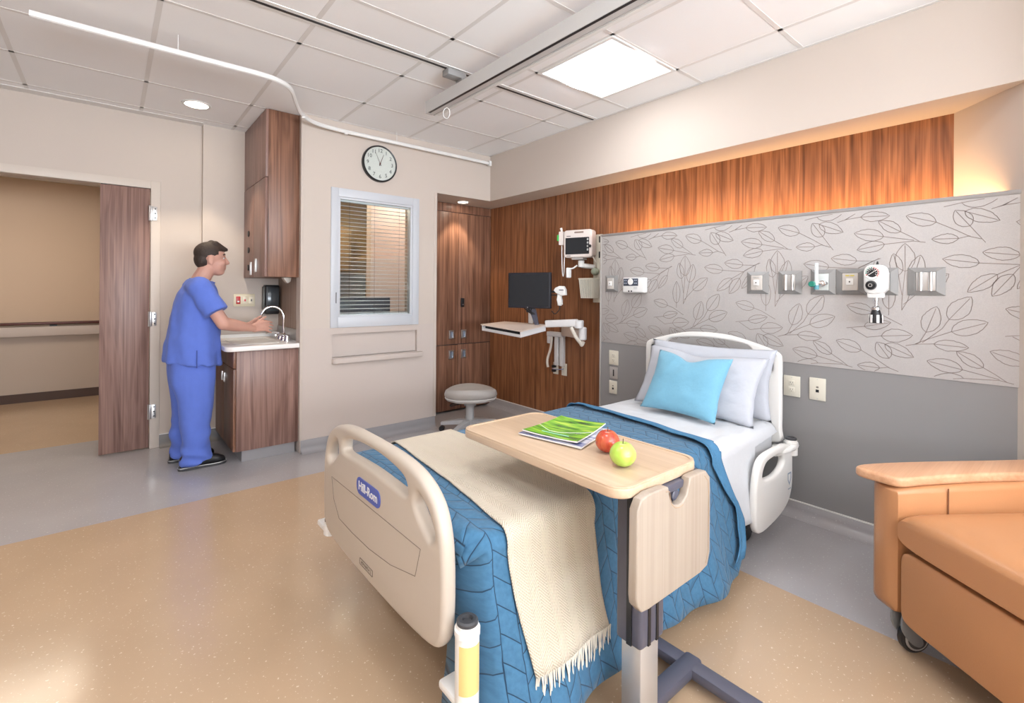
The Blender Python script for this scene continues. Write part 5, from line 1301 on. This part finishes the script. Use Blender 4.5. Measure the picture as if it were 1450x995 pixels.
# computer screen with its post
pm = thing('computer_monitor', (2.90, 3.245, .99), 'black flat computer monitor standing on the keyboard tray arm', 'monitor')
mc = Vector((2.900, 3.245, 1.303)); mx_ = Vector((2.979 - 2.821, 3.050 - 3.442, 0)); MW = mx_.length; MM = axes(mc, mx_, (0, 0, 1))
bz = plate('bezel', rrect(MW, .322, .006, 3), [], .020, .005, MM @ Matrix.Translation((0, 0, -.02)), mat('navy black bezel', (.012, .014, .022), .35), pm, 2)
B().prism(rrect(MW - .032, .286, .002, 2, 0, .002), .0012, MM).done('screen', M['screen'], bz)
B().cyl(MM @ Vector((-.01, -.153, .0)), MM @ Vector((-.01, -.153, .002)), .005, n=12).done('badge_dot', M['alu'], bz)
B().box((-.025, -.30, -.06), (.025, -.10, -.045), .003, 2, MM).done('post', M['alu'], pm); B().box((-.045, -.20, -.05), (.045, -.06, -.04), .003, 2, MM).done('mount_plate', M['dark'], pm)
B().prism([(-.015, -.17), (.05, -.17), (.085, -.33), (.055, -.33)], -.02, MM @ Matrix.Translation((0, 0, -.035))).done('post_gusset', M['column'], pm)
for k in range(3): B().tube(cr([MM @ Vector((.02 - .06 * k, -.14, -.05)), MM @ Vector((.01, -.19 - .01 * k, -.03)), MM @ Vector((.05, -.22, -.04)), MM @ Vector((.08, -.31, -.05))], 6), .005, 7).done('cable', M['black'], pm)
# barcode scanner clipped to the screen edge
bs_ = thing('barcode_scanner', (3.03, 2.985, 1.18), 'white barcode scanner clipped to the side of the computer monitor', 'scanner')
MS = axes((3.040, 2.985, 1.292), mx_, (0, 0, 1))
B().prism([(-.055, .012), (-.04, .036), (.0, .052), (.035, .050), (.052, .02), (.056, -.028), (.02, -.034), (-.012, -.022), (-.030, -.010)], -.055, MS @ Matrix.Translation((0, 0, .028)), .008, 3).done('head', M['white'], bs_)
B().prism([(-.024, -.02), (.014, -.025), (.010, -.075), (.022, -.108), (.010, -.122), (-.020, -.120), (-.026, -.07)], -.034, MS @ Matrix.Translation((0, 0, .017)), .008, 3).done('grip', M['white'], bs_)
B().box((.0, .012, .0285), (.042, .020, .030), 0, 1, MS).done('grey_stripe', M['column'], bs_)
B().box((-.105, -.008, -.012), (-.03, .010, .012), .003, 2, MS).box((-.09, -.034, -.012), (-.02, -.024, .012), .002, 2, MS).done('clip', M['black'], bs_)
B().tube(cr([MS @ Vector((-.004, -.118, 0)), MS @ Vector((-.010, -.16, .0)), MS @ Vector((-.05, -.195, 0)), MS @ Vector((-.08, -.17, 0))], 6), .0045, 7).done('cord', M['black'], bs_)
# outlets under it
for (y, lab, plug) in ((3.318, 'ivory outlet plate with two black plugs under the workstation arm', True), (3.205, 'plain ivory outlet plate under the workstation arm', False)):
    op = thing('outlet_plate', (XH, y, .50), lab, 'outlet', 'outlets under the workstation')
    p_ = box('plate', (XH - .008, y - .034, .495), (XH - .0005, y + .034, .61), M['ivory'], op, .003)
    for s in (-1, 1): box('receptacle', (XH - .011, y - .016, .552 + s * .02 - .013), (XH - .0075, y + .016, .552 + s * .02 + .013), M['offwhite'], p_, .003)
    if plug:
        for s in (-1, 1): box('plug', (XH - .05, y - .016, .552 + s * .020 - .013), (XH - .0112, y + .016, .552 + s * .020 + .013), M['black'], op, .005)
        B().tube(cr([(XH - .045, y + .005, .552), (XH - .06, y - .04, .552), (XH - .03, y - .10, .555), (XH - .012, y - .115, .56)], 5), .004, 7).done('plug_cord', mat('blue grey cord', (.25, .28, .42), .5), op)

# ================================================================== stool
sx_, sy_ = 2.535, 3.63
stl = thing('rolling_stool', (sx_, sy_, 0), 'grey upholstered rolling stool in front of the tall cabinet', 'stool')
M['stoolgrey'] = mat('stool vinyl', (.40, .375, .355), .45); M['stoolbase'] = mat('stool grey metal', (.46, .46, .47), .4)
def seat_rings(prof, Mx):
    rings = []
    for (k, z) in prof:
        ring = []
        for i in range(40):
            t = 2 * pi * i / 40; r = .228 * (1 + .05 * cos(2 * t) + .045 * cos(3 * t + .6))
            ring.append(Mx @ Vector((r * k * cos(t), r * k * sin(t) * .9, z - .02 * k * k * (cos(t) ** 2) * (1 if z > .43 else 0))))
        rings.append(ring)
    return rings
MT = Matrix.Translation((sx_, sy_, -.055)) @ Matrix.Rotation(radians(-40), 4, 'Z')
B().ring_loft(seat_rings([(.88, .375), (.96, .385), (1.0, .405), (1.0, .435), (.96, .462), (.86, .474), (.6, .468), (.3, .460), (.02, .458)], MT)).done('seat_cushion', M['stoolgrey'], stl, 60)
B().ring_loft(seat_rings([(.35, .335), (.70, .345), (.92, .362), (.985, .382), (.97, .388), (.3, .385)], MT)).done('seat_shell', mat('seat shell white', (.60, .59, .58), .4), stl, 60)
B().cyl((sx_, sy_, .25), (sx_, sy_, .292), .055, n=24).cyl((sx_, sy_, .10), (sx_, sy_, .26), .038, n=24).done('gas_column', M['stoolbase'], stl)
B().tube(cr([(sx_ - .03, sy_, .280), (sx_ - .14, sy_ + .04, .263), (sx_ - .17, sy_ + .06, .255), (sx_ - .15, sy_ + .075, .267), (sx_ - .04, sy_ + .03, .283)], 4), .005, 6).done('lever', M['black'], stl)
for k in range(5):
    a = radians(72 * k + 205); d = Vector((cos(a), sin(a), 0)); n_ = Vector((-sin(a), cos(a), 0)); c0 = Vector((sx_, sy_, 0))
    leg = B().ring_loft([[c0 + d * r + n_ * w * s + Vector((0, 0, z + dz)) for s, dz in ((-1, -h), (1, -h), (1, h), (-1, h))] for r, w, z, h in ((.02, .035, .105, .022), (.15, .026, .092, .018), (.27, .020, .075, .012))]).done('base_leg', M['stoolbase'], stl, 30)
    e = c0 + d * .262
    B().cyl(e + n_ * .020 + Vector((0, 0, .027)), e - n_ * .020 + Vector((0, 0, .027)), .026, n=16, bev=.004).cyl(e + Vector((0, 0, .027)), e + Vector((0, 0, .07)), .008, n=8).done('caster', M['black'], leg)

# ================================================================== recliner
M['leather'] = mat('caramel vinyl upholstery', (.50, .235, .105), .36, spec=.4, bump=.06, bump_scale=220)
M['armwood'] = wood('beech arm cap', (.50, .25, .13), (.68, .40, .24), .35, fig=.4, axis=0)
RO = Vector((2.320, -.022, 0)); fv = Vector((-.80, .60, 0)); rv = Vector((.60, .80, 0))
MR = Matrix.Translation(RO) @ Matrix((rv, fv, Vector((0, 0, 1)))).transposed().to_4x4()
rc = thing('recliner', RO, 'caramel vinyl recliner with wooden arm caps beside the headwall', 'armchair')
def loc(*p): return MR @ Vector(p)
def arm(s):
    # upholstered side: section swept from the front to the back, bowing outwards
    secs = []
    for b_, a0, a1, zt, zb in ((.400, .315, .372, .585, .17), (.385, .290, .398, .592, .145), (.33, .285, .412, .598, .132), (.15, .290, .428, .600, .13), (-.10, .300, .436, .603, .13), (-.34, .310, .438, .607, .13), (-.40, .325, .425, .60, .14)):
        r = .022; P = []
        for (ca, cz_, a_0) in ((a1 - r, zb + r, -90), (a1 - r, zt - r, 0), (a0 + r, zt - r, 90), (a0 + r, zb + r, 180)):
            for k in range(5): t = radians(a_0 + 22.5 * k); P.append(loc(s * (ca + r * cos(t)), b_, cz_ + r * sin(t)))
        secs.append(P)
    B().ring_loft(secs).done('arm', M['leather'], rc, 50)
    cap = [(.452, -.40), (.458, -.10), (.452, .20), (.440, .36), (.425, .430), (.395, .452), (.335, .425), (.290, .392), (.286, .34), (.302, .22), (.318, 0), (.325, -.40)]
    pc = [(s * v.x, v.y) for v in cr([Vector((*p, 0)) for p in cap], 4, True)]
    c_ = plate('arm_cap', pc, [], .018, .012, MR @ Matrix.Translation((0, 0, .618)), M['armwood'], rc, 3)
for s in (1, -1): arm(s)
for s in (1, -1): B().tube([loc(s * .2845, .20, z) for z in (.44, .52, .595)], .0022, 6).done('arm_seam', mat('upholstery seam', (.22, .09, .04), .6), rc)
def cushion(nm, a, b0, b1, z0, z1, r, crown, ea=.30, ez=.50, end=.74):
    secs = []
    n = 28
    for i in range(n + 1):
        t = i / n; b_ = b0 + (b1 - b0) * t; e = min(1, min(t, 1 - t) * 7); e = sqrt(max(0, 1 - (1 - e) ** 2)); P = []
        zc = (z0 + z1) / 2; hh = (z1 - z0) / 2 * (end + (1 - end) * e); aa = a * (.96 + .04 * e)
        for k in range(48):
            th = 2 * pi * (k + .5) / 48; c_, s_ = cos(th), sin(th)
            x = aa * (abs(c_) ** ea) * (1 if c_ >= 0 else -1); z = hh * (abs(s_) ** ez) * (1 if s_ >= 0 else -1)
            P.append(loc(x, b_, zc + z + crown * e * (1 - (x / a) ** 2) * (1 if s_ > 0 else 0)))
        secs.append(P)
    return B().ring_loft(secs).done(nm, M['leather'], rc, 60)
cushion('seat_cushion', .281, -.34, .405, .395, .525, .04, .020)
cushion('footrest_panel', .274, .33, .392, .13, .388, .02, 0, .16, .22, .93)
bk_ = []
for z, b_, th, a in ((.44, -.36, .13, .27), (.60, -.40, .15, .285), (.80, -.45, .15, .30), (1.0, -.50, .14, .295), (1.12, -.53, .10, .26), (1.15, -.54, .04, .22)):
    P = []
    for k in range(28):
        t = 2 * pi * k / 28; c_, s_ = cos(t), sin(t); P.append(loc(a * (abs(c_) ** .4) * (1 if c_ >= 0 else -1), b_ + th / 2 * (abs(s_) ** .6) * (1 if s_ >= 0 else -1), z))
    bk_.append(P)
B().ring_loft(bk_).done('backrest', M['leather'], rc, 60)
b = B()
for a in (-.25, .25): b.box((a - .02, -.38, .13), (a + .02, .36, .18), .004, 2, MR)
b.box((-.25, -.02, .13), (.25, .02, .18), .004, 2, MR); b.done('base_frame', M['dark'], rc)
M['castgrey'] = mat('caster grey', (.22, .225, .23), .4)
for a in (-.30, .30):
    for b_ in (-.30, .345):
        cc = B().cyl(loc(a - .014, b_ - .03, .056), loc(a + .014, b_ - .03, .056), .055, n=26, bev=.006).done('caster', M['black'], rc)
        B().cyl(loc(a - .018, b_ - .03, .056), loc(a + .018, b_ - .03, .056), .043, n=26, bev=.002).done('caster_rim', M['alu'], cc)
        B().cyl(loc(a - .020, b_ - .03, .056), loc(a + .020, b_ - .03, .056), .036, n=26, bev=.002).done('caster_hub', M['dark'], cc)
        for s in (-1, 1): B().prism([(v.x, v.y) for v in cr([Vector(p) for p in ((.028, .150, 0), (.035, .10, 0), (.0, .048, 0), (-.03, .032, 0), (-.046, .045, 0), (-.035, .075, 0), (-.01, .13, 0))], 4, True)], .008, MR @ Matrix.Translation((a + s * .022 - .004, b_, 0)) @ Matrix(((0, 0, 1, 0), (1, 0, 0, 0), (0, 1, 0, 0), (0, 0, 0, 1))), .002).done('caster_fork', M['castgrey'], cc)
